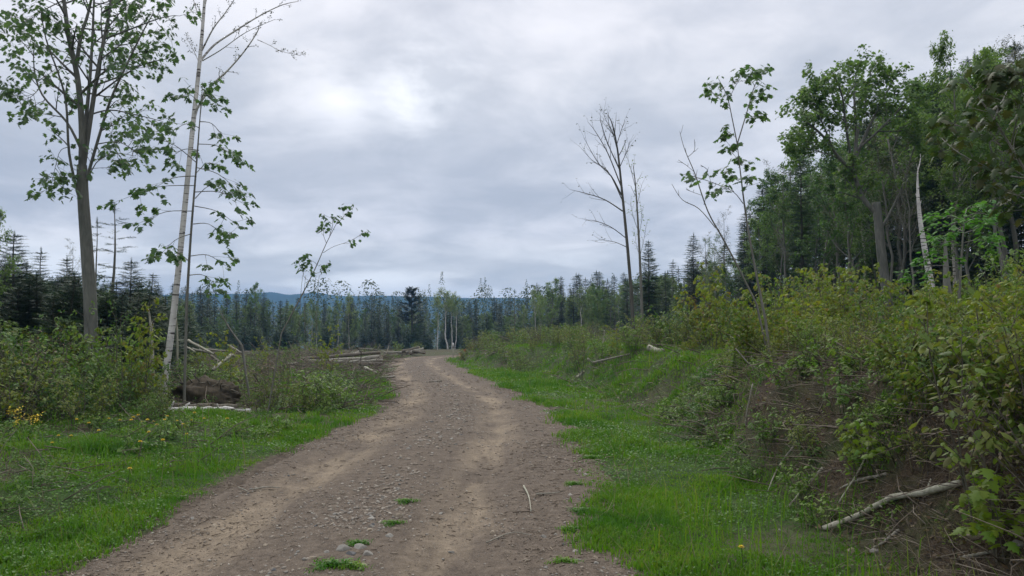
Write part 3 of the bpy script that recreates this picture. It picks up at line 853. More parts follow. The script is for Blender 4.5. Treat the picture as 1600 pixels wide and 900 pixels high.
def maple_behind_birch():
    br = []
    for i, (x0, y0, x1, y1) in enumerate([(315, 150, 338, 165), (314, 165, 283, 150), (313, 190, 350, 215), (312, 200, 270, 205), (310, 225, 372, 250), (311, 235, 262, 250), (308, 255, 235, 215),
                                          (308, 262, 374, 300), (307, 275, 232, 300), (306, 290, 190, 312), (305, 300, 380, 318), (304, 322, 378, 358), (303, 330, 215, 350), (302, 350, 350, 368), (300, 365, 245, 405),
                                          (298, 400, 352, 415), (297, 410, 262, 400), (296, 430, 340, 448), (313, 178, 320, 140), (305, 310, 345, 290), (307, 270, 340, 258)]):
        g = random.uniform(-.9, .9)
        br.append(([(x0, y0), ((x0 + x1) / 2, (y0 + y1) / 2 - 9), (x1, y1)], .010, (0, g)))
    P, L, b = tier_sapling(103, [(288, 600), (292, 470), (298, 370), (306, 270), (312, 190), (317, 128)], .030, 14.2, br, .09, 3, twig=.45)
    finish(P, 'maple_sapling', 'slender maple sapling with tiers of big hanging leaves behind the leaning birch', 'tree', M['grey_bark'], [('crown', L, M['sap_leaf'])], b)
maple_behind_birch()

def leaning_sapling():
    br = [([(505, 395), (522, 385), (548, 376), (571, 362)], .006, (0, .5)), ([(497, 415), (488, 408), (478, 414)], .005, (0, -.3)), ([(510, 380), (505, 365), (508, 352)], .005, (0, .3)),
          ([(515, 368), (520, 350), (517, 338)], .005, (0, -.2)), ([(526, 350), (536, 340), (546, 328)], .005, (0, .2)), ([(490, 428), (500, 425), (505, 418)], .004, (0, .3)), ([(485, 440), (474, 430), (474, 402)], .004, (0, -.3))]
    P, L, b = tier_sapling(104, [(418, 560), (440, 520), (468, 468), (490, 425), (510, 380), (528, 345)], .014, 13.5, br, .06, 2, twig=.20, sites_per=2, pet=.03)
    for x in (471, 476, 492, 497):
        q = path([(x + 2, 430), (x - 1, 462), (x + random.randint(-3, 3), 520)], 13.5, (0, .1)); P.wood.tube(q, [.004] * len(q), 3)
    finish(P, 'maple_sapling', 'thin bent sapling leaning right over the clearing, leaves only at its tip', 'tree', M['grey_bark'], [('crown', L, M['sap_leaf'])], b)
leaning_sapling()

def right_sapling():
    br = [([(1152, 225), (1144, 185), (1136, 150), (1122, 122)], .010, (0, -.2)), ([(1140, 165), (1125, 155), (1108, 140)], .006, (0, .3)), ([(1138, 160), (1146, 140), (1160, 118)], .006, (0, -.3)),
          ([(1152, 225), (1168, 172), (1180, 132), (1198, 108)], .010, (0, .3)), ([(1172, 160), (1190, 145)], .005, (0, .2)), ([(1180, 135), (1172, 120), (1184, 112)], .005, (0, -.1)), ([(1165, 185), (1180, 182)], .004, (0, .1)),
          ([(1161, 318), (1146, 300), (1118, 287), (1085, 276), (1066, 272)], .007, (0, -.4)), ([(1157, 285), (1144, 275), (1132, 268)], .005, (0, .3)), ([(1160, 300), (1168, 288), (1166, 282)], .004, (0, -.2)),
          ([(1147, 300), (1135, 290), (1118, 300)], .004, (-.2, -.5)), ([(1154, 250), (1144, 238), (1142, 228)], .004, (0, .1)), ([(1154, 262), (1162, 250)], .004, (0, .2)), ([(1150, 215), (1140, 208)], .004, (0, .1))]
    P, L, b = tier_sapling(105, [(1208, 610), (1196, 500), (1180, 420), (1166, 340), (1157, 270), (1152, 225)], .019, 10.2, br, .07, 2, twig=.20, sites_per=2, pet=.03, droop=(.2, 1.0))
    finish(P, 'maple_sapling', 'thin forked maple sapling with few large leaves against the sky on the right bank', 'tree', M['grey_bark'], [('crown', L, M['sap_leaf'])], b)
right_sapling()

def bare_tree(seed, name, label, trunk, r0, Y, branches, bark, twn, twl, leafm=None, leaf=.03, per=1, k=7):
    P = Plant(seed); b = foot(*trunk[0], Y)
    t = np.vstack([[b - [0, 0, .08]], path(trunk[1:], Y)])
    q, rd = P.limb(t, r0, r0 * .10, k)
    for pp, r, dy in branches:
        bq, brd = P.limb(path(pp, Y, dy), r, .004, 4)
        P.sub(bq, brd, [dict(n=twn, t0=.3, ang=36, len=twl, abs=True, tap=.3, wig=.1, trop=.14, rr=.6, k=3, seg=3, sites=2, rmin=.005)])
    P.sub(q, rd, [dict(n=5, t0=.75, ang=30, len=twl * 1.4, abs=True, wig=.08, trop=.15, rr=.6, k=3, seg=3, sites=2, rmin=.005)])
    L = P.leaves(DIAM, leaf, per, (-.5, .7), 1, .03) if leafm else Geo()
    finish(P, name, label, 'tree', bark, [('crown', L, leafm)], b)

def bare_trees():
    br = [([(971, 305), (955, 275), (935, 255), (912, 215)], .03, (0, -1)), ([(970, 290), (950, 240), (930, 205), (918, 190)], .03, (0, 1)), ([(968, 265), (950, 225), (940, 195), (938, 180)], .028, (0, .5)),
          ([(966, 240), (958, 210), (950, 190)], .022, (0, -.6)), ([(973, 330), (945, 312), (915, 302), (890, 296)], .028, (0, .8)), ([(978, 372), (955, 355), (930, 345), (914, 344)], .022, (0, -.8)),
          ([(979, 386), (960, 378), (935, 374)], .016, (0, .4)), ([(964, 225), (972, 200), (976, 190)], .016, (0, .3)), ([(968, 262), (980, 235), (984, 220)], .018, (0, -.4)), ([(971, 310), (950, 268), (925, 250), (905, 228)], .022, (.2, 1.4)), ([(962, 215), (948, 190), (942, 172)], .016, (0, .2))]
    bare_tree(106, 'bare_tree', 'tall leafless tree with up-curved branches standing alone right of centre', [(991, 528), (986, 450), (979, 370), (972, 300), (965, 235), (957, 195), (950, 180)], .068, 28.0, br, M['dark_bark'], 7, .75, M['bud_leaf'], .07)
    br = [([(1000, 400), (1006, 375), (1010, 350)], .012, (0, .3)), ([(997, 360), (990, 340), (985, 318)], .012, (0, -.4)), ([(994, 330), (1000, 300), (1004, 285)], .012, (0, .3)), ([(998, 370), (1003, 340), (1001, 322)], .01, (0, .5)), ([(992, 290), (985, 262), (978, 240)], .012, (0, -.3)), ([(1001, 405), (995, 385), (992, 365)], .01, (0, .6))]
    bare_tree(107, 'bare_tree', 'thin pole tree with a few pale buds just right of the tall leafless tree', [(1005, 532), (1001, 430), (997, 350), (993, 290), (989, 256)], .055, 28.5, br, M['grey_bark'], 6, .45, M['pale_leaf'], .07, 2)
    br = [([(1118, 356), (1092, 326), (1066, 312), (1050, 288)], .009, (0, .4)), ([(1100, 320), (1106, 300), (1118, 290)], .005, (0, -.2)), ([(1084, 268), (1072, 258), (1060, 250)], .004, (0, .2)), ([(1075, 245), (1085, 235), (1085, 218)], .004, (0, .1)), ([(1096, 305), (1082, 300), (1072, 296)], .004, (0, -.3)), ([(1090, 285), (1106, 268), (1095, 258)], .004, (0, -.3))]
    bare_tree(108, 'dead_sapling', 'dead bare sapling bent left beside the forked maple sapling on the bank', [(1204, 600), (1182, 475), (1152, 415), (1128, 370), (1106, 330), (1086, 272), (1070, 234), (1062, 205)], .016, 10.6, br, M['grey_bark'], 2, .10, k=5)
    bare_tree(109, 'birch_snag', 'white broken birch stem standing before the dark woods on the right', [(1462, 500), (1455, 445), (1446, 395), (1438, 345), (1434, 300), (1434, 262)], .085, 18.0, [([(1434, 268), (1438, 250), (1438, 240)], .02, (0, .1))], M['birch'], 2, .12)
    bare_tree(110, 'dead_snag', 'short splintered grey snag in the brush left of the leaning birch', [(240, 570), (237, 545), (236, 515), (232, 480)], .06, 17.5, [([(236, 520), (240, 505)], .02, (0, .1))], M['bleached'], 1, .1)
    bare_tree(111, 'dead_snag', 'thin white snag standing just right of the leaning birch trunk', [(278, 555), (277, 530), (276, 505), (272, 478)], .035, 19.0, [], M['bleached'], 1, .1)
    bare_tree(112, 'dead_snag', 'broken grey snag with jagged top below the white birch stem', [(1482, 500), (1480, 455), (1478, 415), (1477, 372)], .10, 17.0, [([(1479, 400), (1474, 385)], .03, (0, .1))], M['grey_bark'], 1, .1)
    bare_tree(113, 'dead_sapling', 'slanting bare pole propped over the slash behind the root mound', [(392, 562), (378, 540), (358, 512), (340, 480)], .03, 17.0, [], M['grey_bark'], 1, .1)
bare_trees()

def big_right_maple():
    P = Plant(120); Y = 22.0; b = foot(1392, 500, Y)
    t = np.vstack([[b - [0, 0, .1]], path([(1386, 460), (1378, 400), (1373, 350), (1369, 316)], Y)])
    P.limb(t, .145, .115, 9, True)
    Ls = [([(1372, 335), (1350, 312), (1337, 280), (1333, 262)], .08, .055, (0, .2)), ([(1333, 266), (1312, 248), (1288, 215), (1262, 192), (1246, 186)], .055, .012, (.2, -.8)), ([(1333, 266), (1338, 215), (1335, 150), (1340, 100)], .06, .012, (.2, .5)),
          ([(1333, 262), (1322, 200), (1316, 150), (1300, 112)], .045, .01, (.2, -.9)), ([(1337, 245), (1362, 190), (1388, 140), (1402, 112)], .05, .01, (.3, .8)), ([(1338, 235), (1372, 205), (1412, 165), (1438, 150)], .045, .01, (.3, -.3)),
          ([(1336, 225), (1352, 160), (1362, 105)], .04, .01, (.3, 1.2)), ([(1312, 248), (1290, 240), (1262, 232), (1243, 222)], .025, .008, (-.1, .7)), ([(1300, 228), (1280, 180), (1268, 150)], .03, .008, (-.3, .2)), ([(1372, 205), (1400, 205), (1432, 200)], .025, .008, (0, .9)), ([(1320, 190), (1292, 160), (1278, 130)], .025, .008, (-.3, .5)),
          ([(1375, 360), (1392, 330), (1410, 290), (1425, 240), (1440, 200)], .04, .008, (0, 1.2))]
    for pp, r0, r1, dy in Ls:
        q, rd = P.limb(path(pp, Y, dy), r0, r1, 6)
        if r0 < .1: P.sub(q, rd, [dict(TW[0], n=11, len=.85, abs=True, ang=48, t0=.35, sites=2), dict(TW[1], n=5, sites=3)])
    L = P.leaves(MAPLE, .088, 3, (.1, 1.0), 1.2, .07, 0, .45)
    finish(P, 'maple_tree', 'big maple with broken trunk and broad rounded crown before the right woods', 'tree', M['maple_bark'], [('crown', L, M['tree_leaf'])], b)
big_right_maple()

def near_right_maple():
    base = np.array([3.75, 4.7, 0]); base[2] = h1(base[0], base[1])
    P = Plant(121)
    t = smooth_path([base - [0, 0, .08], base + [.02, .05, .9], base + [-.1, 0, 1.6], base + [-.28, -.05, 2.1]]); q, rd = P.limb(t, .024, .012, 6)
    Y = 4.65
    for pp, r, dy in [([(1640, 330), (1592, 250), (1562, 200), (1535, 160), (1505, 118)], .010, (0, .1)), ([(1600, 262), (1560, 225), (1520, 205), (1480, 190)], .006, (.1, .6)), ([(1580, 225), (1592, 170), (1600, 110)], .006, (0, -.3)),
                      ([(1640, 300), (1620, 220), (1640, 130)], .007, (0, .2)), ([(1552, 188), (1570, 150), (1590, 105)], .005, (0, .4)), ([(1530, 150), (1552, 128), (1566, 118)], .004, (0, -.2)), ([(1610, 280), (1560, 270), (1500, 240), (1470, 215)], .006, (.1, .9)), ([(1640, 340), (1600, 310), (1570, 300)], .006, (0, .5))]:
        bq, brd = P.limb(path(pp, Y, dy), r, .003, 4)
        P.sub(bq, brd, [dict(n=8, t0=.2, ang=45, len=.19, abs=True, tap=.4, wig=.1, trop=.0, rr=.6, k=3, seg=3, sites=2, s0=.5, rmin=.002, flat=True)])
    P.limb(np.vstack([t[-1], at(1640, 330, Y)]), .014, .010, 5)
    L = P.leaves(MAPLE, .06, 3, (.35, 1.2), 1.1, .03, .035, .3)
    finish(P, 'maple_sapling', 'young maple with drooping reddish leaves reaching in from the right edge of the picture', 'tree', M['grey_bark'], [('crown', L, M['rust_leaf'])], base)
near_right_maple()

def layered_sapling():
    br = []
    for x0, y0, x1, y1, dy in [(1506, 345, 1462, 342, .2), (1507, 340, 1550, 338, -.3), (1506, 352, 1482, 352, -.5), (1507, 348, 1545, 346, .6), (1505, 365, 1545, 372, .3), (1505, 362, 1480, 368, .5), (1504, 380, 1552, 380, -.3), (1503, 385, 1470, 382, -.2), (1508, 335, 1515, 330, .7), (1500, 420, 1420, 430, .2), (1500, 412, 1450, 408, .6)]:
        br.append(([(x0, y0), ((x0 + x1) / 2, min(y0, y1) - 5), (x1, y1)], .006, (0, dy)))
    P, L, b = tier_sapling(122, [(1496, 560), (1498, 480), (1502, 410), (1506, 350), (1508, 334)], .018, 9.5, br, .075, 4, OVAL, .30, sites_per=3, pet=0, droop=(-.1, .45))
    finish(P, 'beech_sapling', 'bright green sapling with flat layered sprays before the dark woods at right', 'tree', M['grey_bark'], [('crown', L, M['bright'])], b)
layered_sapling()
# ------------------------------------------------------------------ tree kinds (built once, then copied)
PROTO = {}
def proto(kind, Ht, pair, bark, leafm, trunk='trunk', crown='crown'):
    W, L = pair
    if L.n: Ht = max(Ht * .5, np.quantile(np.concatenate(L.V)[:, 2], .997))      # true height, crown and all
    PROTO.setdefault(kind, []).append((Ht, trunk, W.mesh(trunk, bark, True), crown, L.mesh(crown, leafm) if L.n else None))
for s in range(4): proto('spruce', 6, spruce_mesh(200 + s, 6, [.80, .92, .70, 1.05][s]), M['dark_bark'], M['needle'])
for s in range(2): proto('fir', 5, spruce_mesh(210 + s, 5, 1.35, 1.0, .05, .15, .8), M['dark_bark'], M['needle'])
for s in range(2): proto('sparse_spruce', 6, spruce_mesh(220 + s, 6, .8, .42, .35, .21, .7, .07), M['grey_bark'], M['needle'])
for s in range(2): proto('young_fir', 2.4, spruce_mesh(230 + s, 2.4, .85, 1.0, .03, .12, .75, .035), M['dark_bark'], M['needle_green'])
proto('dead_fir', 2.6, spruce_mesh(235, 2.6, .5, .8, .05, .13, .6, .03), M['dark_bark'], M['needle_brown'])
for s in range(4): proto('broadleaf', 8, broadleaf_mesh(240 + s, 8, .33, .32, 12, .10, DIAM, 4, .075), M['grey_bark'], M['tree_leaf'])
for s in range(3): proto('pale_broadleaf', 8, broadleaf_mesh(246 + s, 8, .28, .30, 13, .12, DIAM, 4, .06), M['grey_bark'], M['pale_leaf'])
for s in range(3): proto('tall_broadleaf', 9, broadleaf_mesh(250 + s, 9, .5, .24, 11, .10, DIAM, 4, .09, 38), M['grey_bark'], M['tree_leaf'])
for s in range(2): proto('tall_broadleaf', 9, broadleaf_mesh(255 + s, 9, .45, .26, 11, .09, DIAM, 3, .08, 40, 3), M['aspen'], M['pale_leaf'])
for s in range(3): proto('aspen', 8, broadleaf_mesh(260 + s, 8, .52, .22, 9, .10, DIAM, 3, .07, 36, 3), M['aspen'], M['pale_leaf'])
for s in range(2): proto('white_birch', 8, broadleaf_mesh(270 + s, 8, .60, .24, 9, .10, DIAM, 3, .085, 34, 3, lean=.018), M['birch'], M['pale_leaf'])
for s in range(2): proto('budding', 8, broadleaf_mesh(280 + s, 8, .40, .24, 13, .06, DIAM, 1, .06, 34, 2), M['grey_bark'], M['bud_leaf'])
proto('pine', 9, pine_mesh(290), M['dark_bark'], M['needle'])
KNAME = dict(pale_broadleaf='broadleaf_tree', spruce='spruce_tree', fir='fir_tree', sparse_spruce='spruce_tree', young_fir='young_fir', dead_fir='dead_fir', broadleaf='broadleaf_tree', tall_broadleaf='broadleaf_tree',
             aspen='aspen_tree', white_birch='birch_tree', budding='budding_tree', pine='pine_tree', red_maple='red_maple_shrub', shrub_green='green_shrub', shrub_olive='olive_shrub', shrub_brown='dry_shrub',
             sapling='maple_sapling', thin_sapling='leafy_sapling', lime='maple_shoot', raspberry='leafy_weed')
def place(kind, x, y, Ht, label, cat, group=None, wide=1.0, v=None, z=None, tilt=0.0):
    pr = PROTO[kind]; h0, tn, tm, cn, cm = pr[rng.integers(len(pr)) if v is None else v]
    s = Ht / h0; z = h1(x, y) if z is None else z
    e = empty(KNAME[kind], (x, y, z - .03), label, cat, group, rng.random() * 6.28, (s * wide, s * wide, s))
    if tilt: e.rotation_euler[0] = rng.normal(0, tilt); e.rotation_euler[1] = rng.normal(0, tilt)
    link(tn, tm, e)
    if cm: link(cn, cm, e)
    return e
def place_px(kind, px, top, Y, label, cat, group=None, wide=1.0, v=None, tilt=0.0):
    """stand a plant at column px, depth Y, tall enough to reach row top"""
    p = at(px, top, Y); z = h1(p[0], Y)
    return place(kind, p[0], Y, max(.4, p[2] - z), label, cat, group, wide, v, z, tilt)

# ---- trees one can point to
for a in [
    ('pine', 645, 449, 106, 'tall ragged white pine rising above the treeline left of the white birches', 'tree', None, 1.35),
    ('white_birch', 684, 458, 99, 'lone white birch, leftmost of the pale stems where the road turns', 'tree', None, 1.0, 0),
    ('white_birch', 700, 449, 101, 'tallest of the close white birches where the road turns', 'tree', None, 1.5, 1),
    ('white_birch', 706, 455, 103, 'thin white birch in the middle of the birch clump', 'tree', None, 1.1, 0),
    ('white_birch', 711, 462, 100, 'white birch on the right side of the birch clump', 'tree', None, 1.0, 1),
    ('aspen', 547, 456, 92, 'pale aspen with straight stem above the main log pile', 'tree', None, .8, 0),
    ('aspen', 529, 462, 94, 'pale aspen with leaning stem just left of the straight one over the log pile', 'tree', None, .9, 1),
    ('aspen', 487, 466, 88, 'left of two close pale aspens behind the thin bent sapling', 'tree', None, .8, 2),
    ('aspen', 495, 470, 88, 'right of two close pale aspens behind the thin bent sapling', 'tree', None, .8, 1),
    ('broadleaf', 397, 441, 90, 'round topped pale tree rising above the hazy left treeline', 'tree', None, .8, 2),
    ('spruce', 581, 458, 100, 'sharp dark spruce tip, tallest of the group over the log pile', 'tree', None, .9, 0),
    ('spruce', 593, 464, 100, 'sharp dark spruce just right of the tallest over the log pile', 'tree', None, .8, 1),
    ('spruce', 607, 470, 102, 'slim dark spruce between the spruce pair and the white pine', 'tree', None, .8, 2),
    ('sparse_spruce', 804, 452, 92, 'thin open spruce with a bare tip right of the birch clump', 'tree', None, 1.2, 0),
    ('spruce', 744, 468, 98, 'dark narrow spruce standing alone right of the birch clump', 'tree', None, .8, 3),
    ('white_birch', 908, 446, 66, 'white birch with two stems showing above the bank shrubs', 'tree', None, .9, 0),
    ('white_birch', 838, 448, 88, 'pale birch at the left end of the taller right treeline', 'tree', None, .9, 1),
    ('broadleaf', 862, 436, 84, 'light green rounded tree at the left end of the taller right treeline', 'tree', None, 1.2, 0),
    ('fir', 1013, 377, 44, 'tall open fir just right of the tall leafless tree', 'tree', None, .85, 0),
    ('spruce', 1083, 368, 45, 'dark pointed fir standing high before the right woods', 'tree', None, 1.15, 3),
    ('spruce', 1250, 250, 33, 'dark blue spruce spire amid the pale trees of the right woods', 'tree', None, 1.0, 0),
    ('dead_fir', 1078, 462, 30, 'brown dead fir bush below the dark pointed fir', 'tree', None, 1.3, 0),
    ('fir', 22, 366, 20, 'dense dark spruce, tallest conifer at the left edge', 'tree', None, 1.15, 0),
    ('fir', -30, 352, 18, 'dark spruce cut by the left edge of the picture', 'tree', None, 1.1, 1),
    ('sparse_spruce', 180, 318, 24, 'tall sparse spruce with open branches between the big maple and the birch', 'tree', None, 1.35, 0),
    ('sparse_spruce', 152, 340, 23, 'thin open spruce half hidden behind the big maple trunk', 'tree', None, 1.0, 1),
    ('budding', 112, 372, 25, 'nearly bare thin tree left of the big maple trunk', 'tree', None, 1.0, 0),
    ('broadleaf', -18, 318, 17, 'small leafy tree peeping in at the left edge above the spruces', 'tree', None, .8, 1),
    ('fir', 205, 408, 21, 'bushy dark fir behind the brush left of the birch', 'tree', None, 1.1, 1),
    ('fir', 105, 404, 23, 'pointed dark fir behind the big maple', 'tree', None, .9, 0),
    ('spruce', 64, 392, 24, 'narrow dark spruce right of the tallest left conifer', 'tree', None, 1.2, 2),
    ('spruce', 238, 428, 26, 'small dark spruce just left of the birch trunk', 'tree', None, 1.3, 1),
    ('tall_broadleaf', 1490, 56, 20, 'tall thin tree with sparse feathery top above the right woods', 'tree', None, .8, 0),
]: place_px(*a)

# ---- the treeline across the clearing
FRONT = ([-400, -100, 120, 240, 350, 450, 560, 700, 850, 950, 1100, 1200], [34, 40, 50, 60, 80, 92, 104, 110, 94, 74, 50, 44])
SIL = ([-400, -100, 60, 240, 330, 420, 560, 640, 700, 820, 835, 870, 930, 980, 1040, 1090, 1120, 1200], [404, 424, 432, 455, 463, 469, 478, 479, 480, 474, 456, 446, 436, 432, 424, 414, 398, 336])
def zone(px):
    return ('on the left, behind the leaning birch' if px < 400 else 'behind the log pile' if px < 665 else 'beyond the bend of the road' if px < 830 else 'on the right, behind the bank shrubs')
n_sp = n_bl = 0
pts = []
tries = 0
while len(pts) < 450 and tries < 14000:
    tries += 1
    px = rng.uniform(-330, 1130); fr = np.interp(px, *FRONT); dep = 26 * rng.random() ** 1.4; Y = fr + dep
    x = at(px, 500, Y)[0]
    if any((x - a) ** 2 + (Y - b) ** 2 < 1.5 for a, b in pts): continue
    pts.append((x, Y))
    sil = np.interp(px, *SIL); 
    r = rng.random()
    if r < (.42 if px < 820 else .34): kind = 'spruce'; top = sil + abs(rng.normal(0, 13)) - 13
    elif r < .48: kind = 'sparse_spruce'; top = sil + abs(rng.normal(0, 12)) - 3
    elif r < .76: kind = 'broadleaf'; top = sil + abs(rng.normal(0, 14)) + 3
    elif r < .91: kind = 'aspen'; top = sil + abs(rng.normal(0, 11))
    else: kind = 'budding'; top = sil + abs(rng.normal(0, 12)) + 2
    if dep < 4: top += 10
    wd = {'spruce': rng.uniform(1.0, 1.5)}.get(kind, rng.uniform(.8, 1.15))
    word = {'spruce': 'dark pointed spruce', 'sparse_spruce': 'thin open spruce', 'broadleaf': 'round green tree', 'aspen': 'pale stemmed aspen', 'budding': 'thin brownish budding tree'}[kind]
    gw = {'spruce': 'spruces', 'sparse_spruce': 'open spruces', 'broadleaf': 'green trees', 'aspen': 'aspens', 'budding': 'budding trees'}[kind]
    zn = zone(px)
    if kind == 'broadleaf' and rng.random() < .6: kind, word, gw = 'pale_broadleaf', 'light green round tree', 'light green trees'
    place_px(kind, px, min(top, 520), Y, word + ' in the distant treeline ' + zn, 'tree', gw + ' of the treeline ' + zn, wd, None, .02)

for i in range(90):
    px = rng.uniform(-150, 1040); fr = np.interp(px, *FRONT); Y = fr + rng.uniform(2, 26)
    place_px('pale_broadleaf', px, rng.uniform(490, 518), Y, 'low light green tree filling the treeline ' + zone(px), 'tree', 'low green trees of the treeline ' + zone(px), rng.uniform(1.2, 1.8), None, .02)
# ---- understorey along the foot of the treeline and on the left clearing edge
for i in range(130):
    px = rng.uniform(-250, 1000); fr = np.interp(px, *FRONT); Y = fr - rng.uniform(.5, 4)
    place_px('young_fir', px, rng.uniform(505, 528), Y, 'low young fir at the foot of the treeline ' + zone(px), 'young fir', 'young firs at the foot of the treeline ' + zone(px), rng.uniform(.9, 1.4), None, .03)
for i in range(62):
    px = rng.uniform(-110, 300); Y = rng.uniform(18, 36)
    top = np.interp(px, [-110, 60, 240, 300], [420, 430, 468, 490]) + abs(rng.normal(0, 22))
    place_px('young_fir' if rng.random() < .6 else 'fir', px, top, Y, 'bushy dark fir among the conifers behind the left brush', 'fir', 'firs behind the left brush', rng.uniform(.8, 1.1), None, .03)

for i in range(52):
    px = rng.uniform(-360, 262) if i < 20 else rng.uniform(-130, 262); Y = rng.uniform(16, 25)
    place_px('fir', px, np.interp(px, [-130, 60, 262], [395, 415, 455]) + abs(rng.normal(0, 22)), Y, 'full dark young fir in the band behind the left brush', 'fir', 'full young firs behind the left brush', rng.uniform(1.1, 1.5), None, .03)
# ---- the woods on the right
RS = ([1085, 1120, 1170, 1215, 1250, 1300, 1400, 1450, 1500, 1550, 1600, 1800], [400, 372, 330, 285, 262, 225, 175, 150, 112, 90, 78, 60])
pts = []; tries = 0
while len(pts) < 190 and tries < 9000:
    tries += 1
    Y = rng.uniform(11, 62); x = rng.uniform(11.0, 36)
    e = np.interp(Y, [10, 14, 25, 45, 62], [9.5, 9.8, 11.5, 12.8, 15])
    if x < e or x > e + 17: continue
    px = pix((x, Y, 1.7))[0]
    if px > 1980 or px < 1085: continue
    if any((x - a) ** 2 + (Y - b) ** 2 < 2.0 for a, b in pts): continue
    pts.append((x, Y)); sil = np.interp(px, *RS)
    inner = x - e
    r = rng.random()
    if r < (.5 if px < 1210 else .2): kind, word, gw = 'spruce', 'dark spruce', 'spruces'
    elif r < .34: kind, word, gw = 'sparse_spruce', 'bare trunked open spruce', 'open spruces'
    elif r < .70: kind, word, gw = 'tall_broadleaf', 'tall thin leafy tree', 'tall leafy trees'
    elif r < .82: kind, word, gw = 'broadleaf', 'full leafy tree', 'full leafy trees'
    else: kind, word, gw = 'budding', 'grey nearly bare tree', 'nearly bare trees'
    top = sil + max(-28, rng.normal(24, 42)) + (-10 if kind == 'spruce' and px < 1240 else 18 if kind == 'spruce' else -14 if kind == 'budding' else 0)
    wh = 'near the dark firs' if px < 1220 else 'around the big maple' if px < 1440 else 'behind the white birch stem'
    place_px(kind, px, top, Y, '%s in the right woods %s' % (word, wh), 'tree', '%s of the right woods %s' % (gw, wh), rng.uniform(.95, 1.35), None, .025)

for i in range(40):
    Y = rng.uniform(13, 50); x = np.interp(Y, [10, 14, 25, 45, 62], [9.5, 9.8, 11.5, 12.8, 15]) + rng.uniform(1.5, 16)
    if x > .83 * Y: continue
    k = 'young_fir' if rng.random() < .5 else 'broadleaf'
    place(k, x, Y, rng.uniform(2.2, 4.2), ('low bushy fir' if k == 'young_fir' else 'low leafy tree') + ' in the shade under the right woods', 'tree', ('low firs' if k == 'young_fir' else 'low leafy trees') + ' under the right woods', rng.uniform(1.0, 1.5))
# ---- far woods that read as one mass
def far_woods():
    L = Geo(); g = np.random.default_rng(5)
    P = []; S = []; A = []; T = []
    n = 1500
    Y = 122 + 580 * g.random(n) ** 1.4; px = g.uniform(-300, 1500, n)
    X = (px - 800) / F * Y; Z = ground_full(X, Y)[0]
    for x, y, z in zip(X, Y, Z):
        con = g.random() < .5; h = g.uniform(8, 13); m = 300
        t = g.random(m) ** .8
        if con: r = (1 - t) * h * .17; zz = z + h * (.1 + .9 * t)
        else: r = np.sqrt(np.clip(1 - (2 * t - 1) ** 2, 0, 1)) * h * .2; zz = z + h * (.35 + .65 * t)
        a = g.random(m) * 6.28; r = r * np.sqrt(g.random(m))
        P.append(np.stack([x + r * np.cos(a), y + r * np.sin(a), zz], -1)); S.append(np.full(m, h * .034) * (1.1 - .6 * t * con)); A.append(a); T.append(g.uniform(-.2, 1.0, m))
    P = np.concatenate(P); S = np.concatenate(S); A = np.concatenate(A); T = np.concatenate(T)
    L.inst(DIAM[0], DIAM[1], P, rotm(A, T, g.normal(0, .4, len(A))), S)
    mt = leaf_mat('far_foliage', [(.02, .042, .016), (.035, .065, .024), (.06, .095, .035), (.05, .08, .03)], .2)
    tag(link('far_woods', L.mesh('far_woods', mt)), 'mixed green woods filling the valley and slope beyond the treeline', 'woods', None, 'stuff')
far_woods()

# ------------------------------------------------------------------ shrubs
for s in range(4): proto('shrub_green', 1.3, shrub_mesh(300 + s, 1.3, 11, .066, OVAL, 3, .55), M['twig'], M['shrub_green'], 'stems', 'foliage')
for s in range(4): proto('shrub_olive', 1.3, shrub_mesh(310 + s, 1.3, 10, .058, OVAL, 3, .6, 3, 8), M['twig'], M['shrub_olive'], 'stems', 'foliage')
for s in range(2): proto('shrub_brown', 1.3, shrub_mesh(320 + s, 1.3, 13, .04, DIAM, 1, .5, 2, 8), M['twig'], M['dry_leaf'], 'stems', 'foliage')
for s in range(5): proto('red_maple', 1.4, shrub_mesh(330 + s, 1.4, 8, .062, MAPLE, 3, .5, 3, 9, (.35, 1.25), .03, .4), M['twig'], M['red_maple'], 'stems', 'foliage')
for s in range(2): proto('lime', .8, shrub_mesh(340 + s, .8, 5, .075, MAPLE, 2, .3, 2, 6, (.3, 1.2), .04, .3), M['twig'], M['lime'], 'stems', 'foliage')
for s in range(3): proto('raspberry', .55, shrub_mesh(350 + s, .55, 8, .055, OVAL, 3, .4, 2, 4, (.0, .9), 0, .5, .005), M['stem'], M['shrub_green'], 'stems', 'foliage')

for s in range(3): proto('sapling', 2.2, shrub_mesh(360 + s, 2.2, 2, .06, MAPLE, 3, .15, 3, 13, (.2, 1.1), .03, .16, .012), M['twig'], M['red_maple'], 'stems', 'foliage')
for s in range(3): proto('thin_sapling', 2.2, shrub_mesh(365 + s, 2.2, 2, .055, OVAL, 3, .15, 2, 13, (.0, 1.0), 0, .16, .012), M['twig'], M['shrub_green'], 'stems', 'foliage')
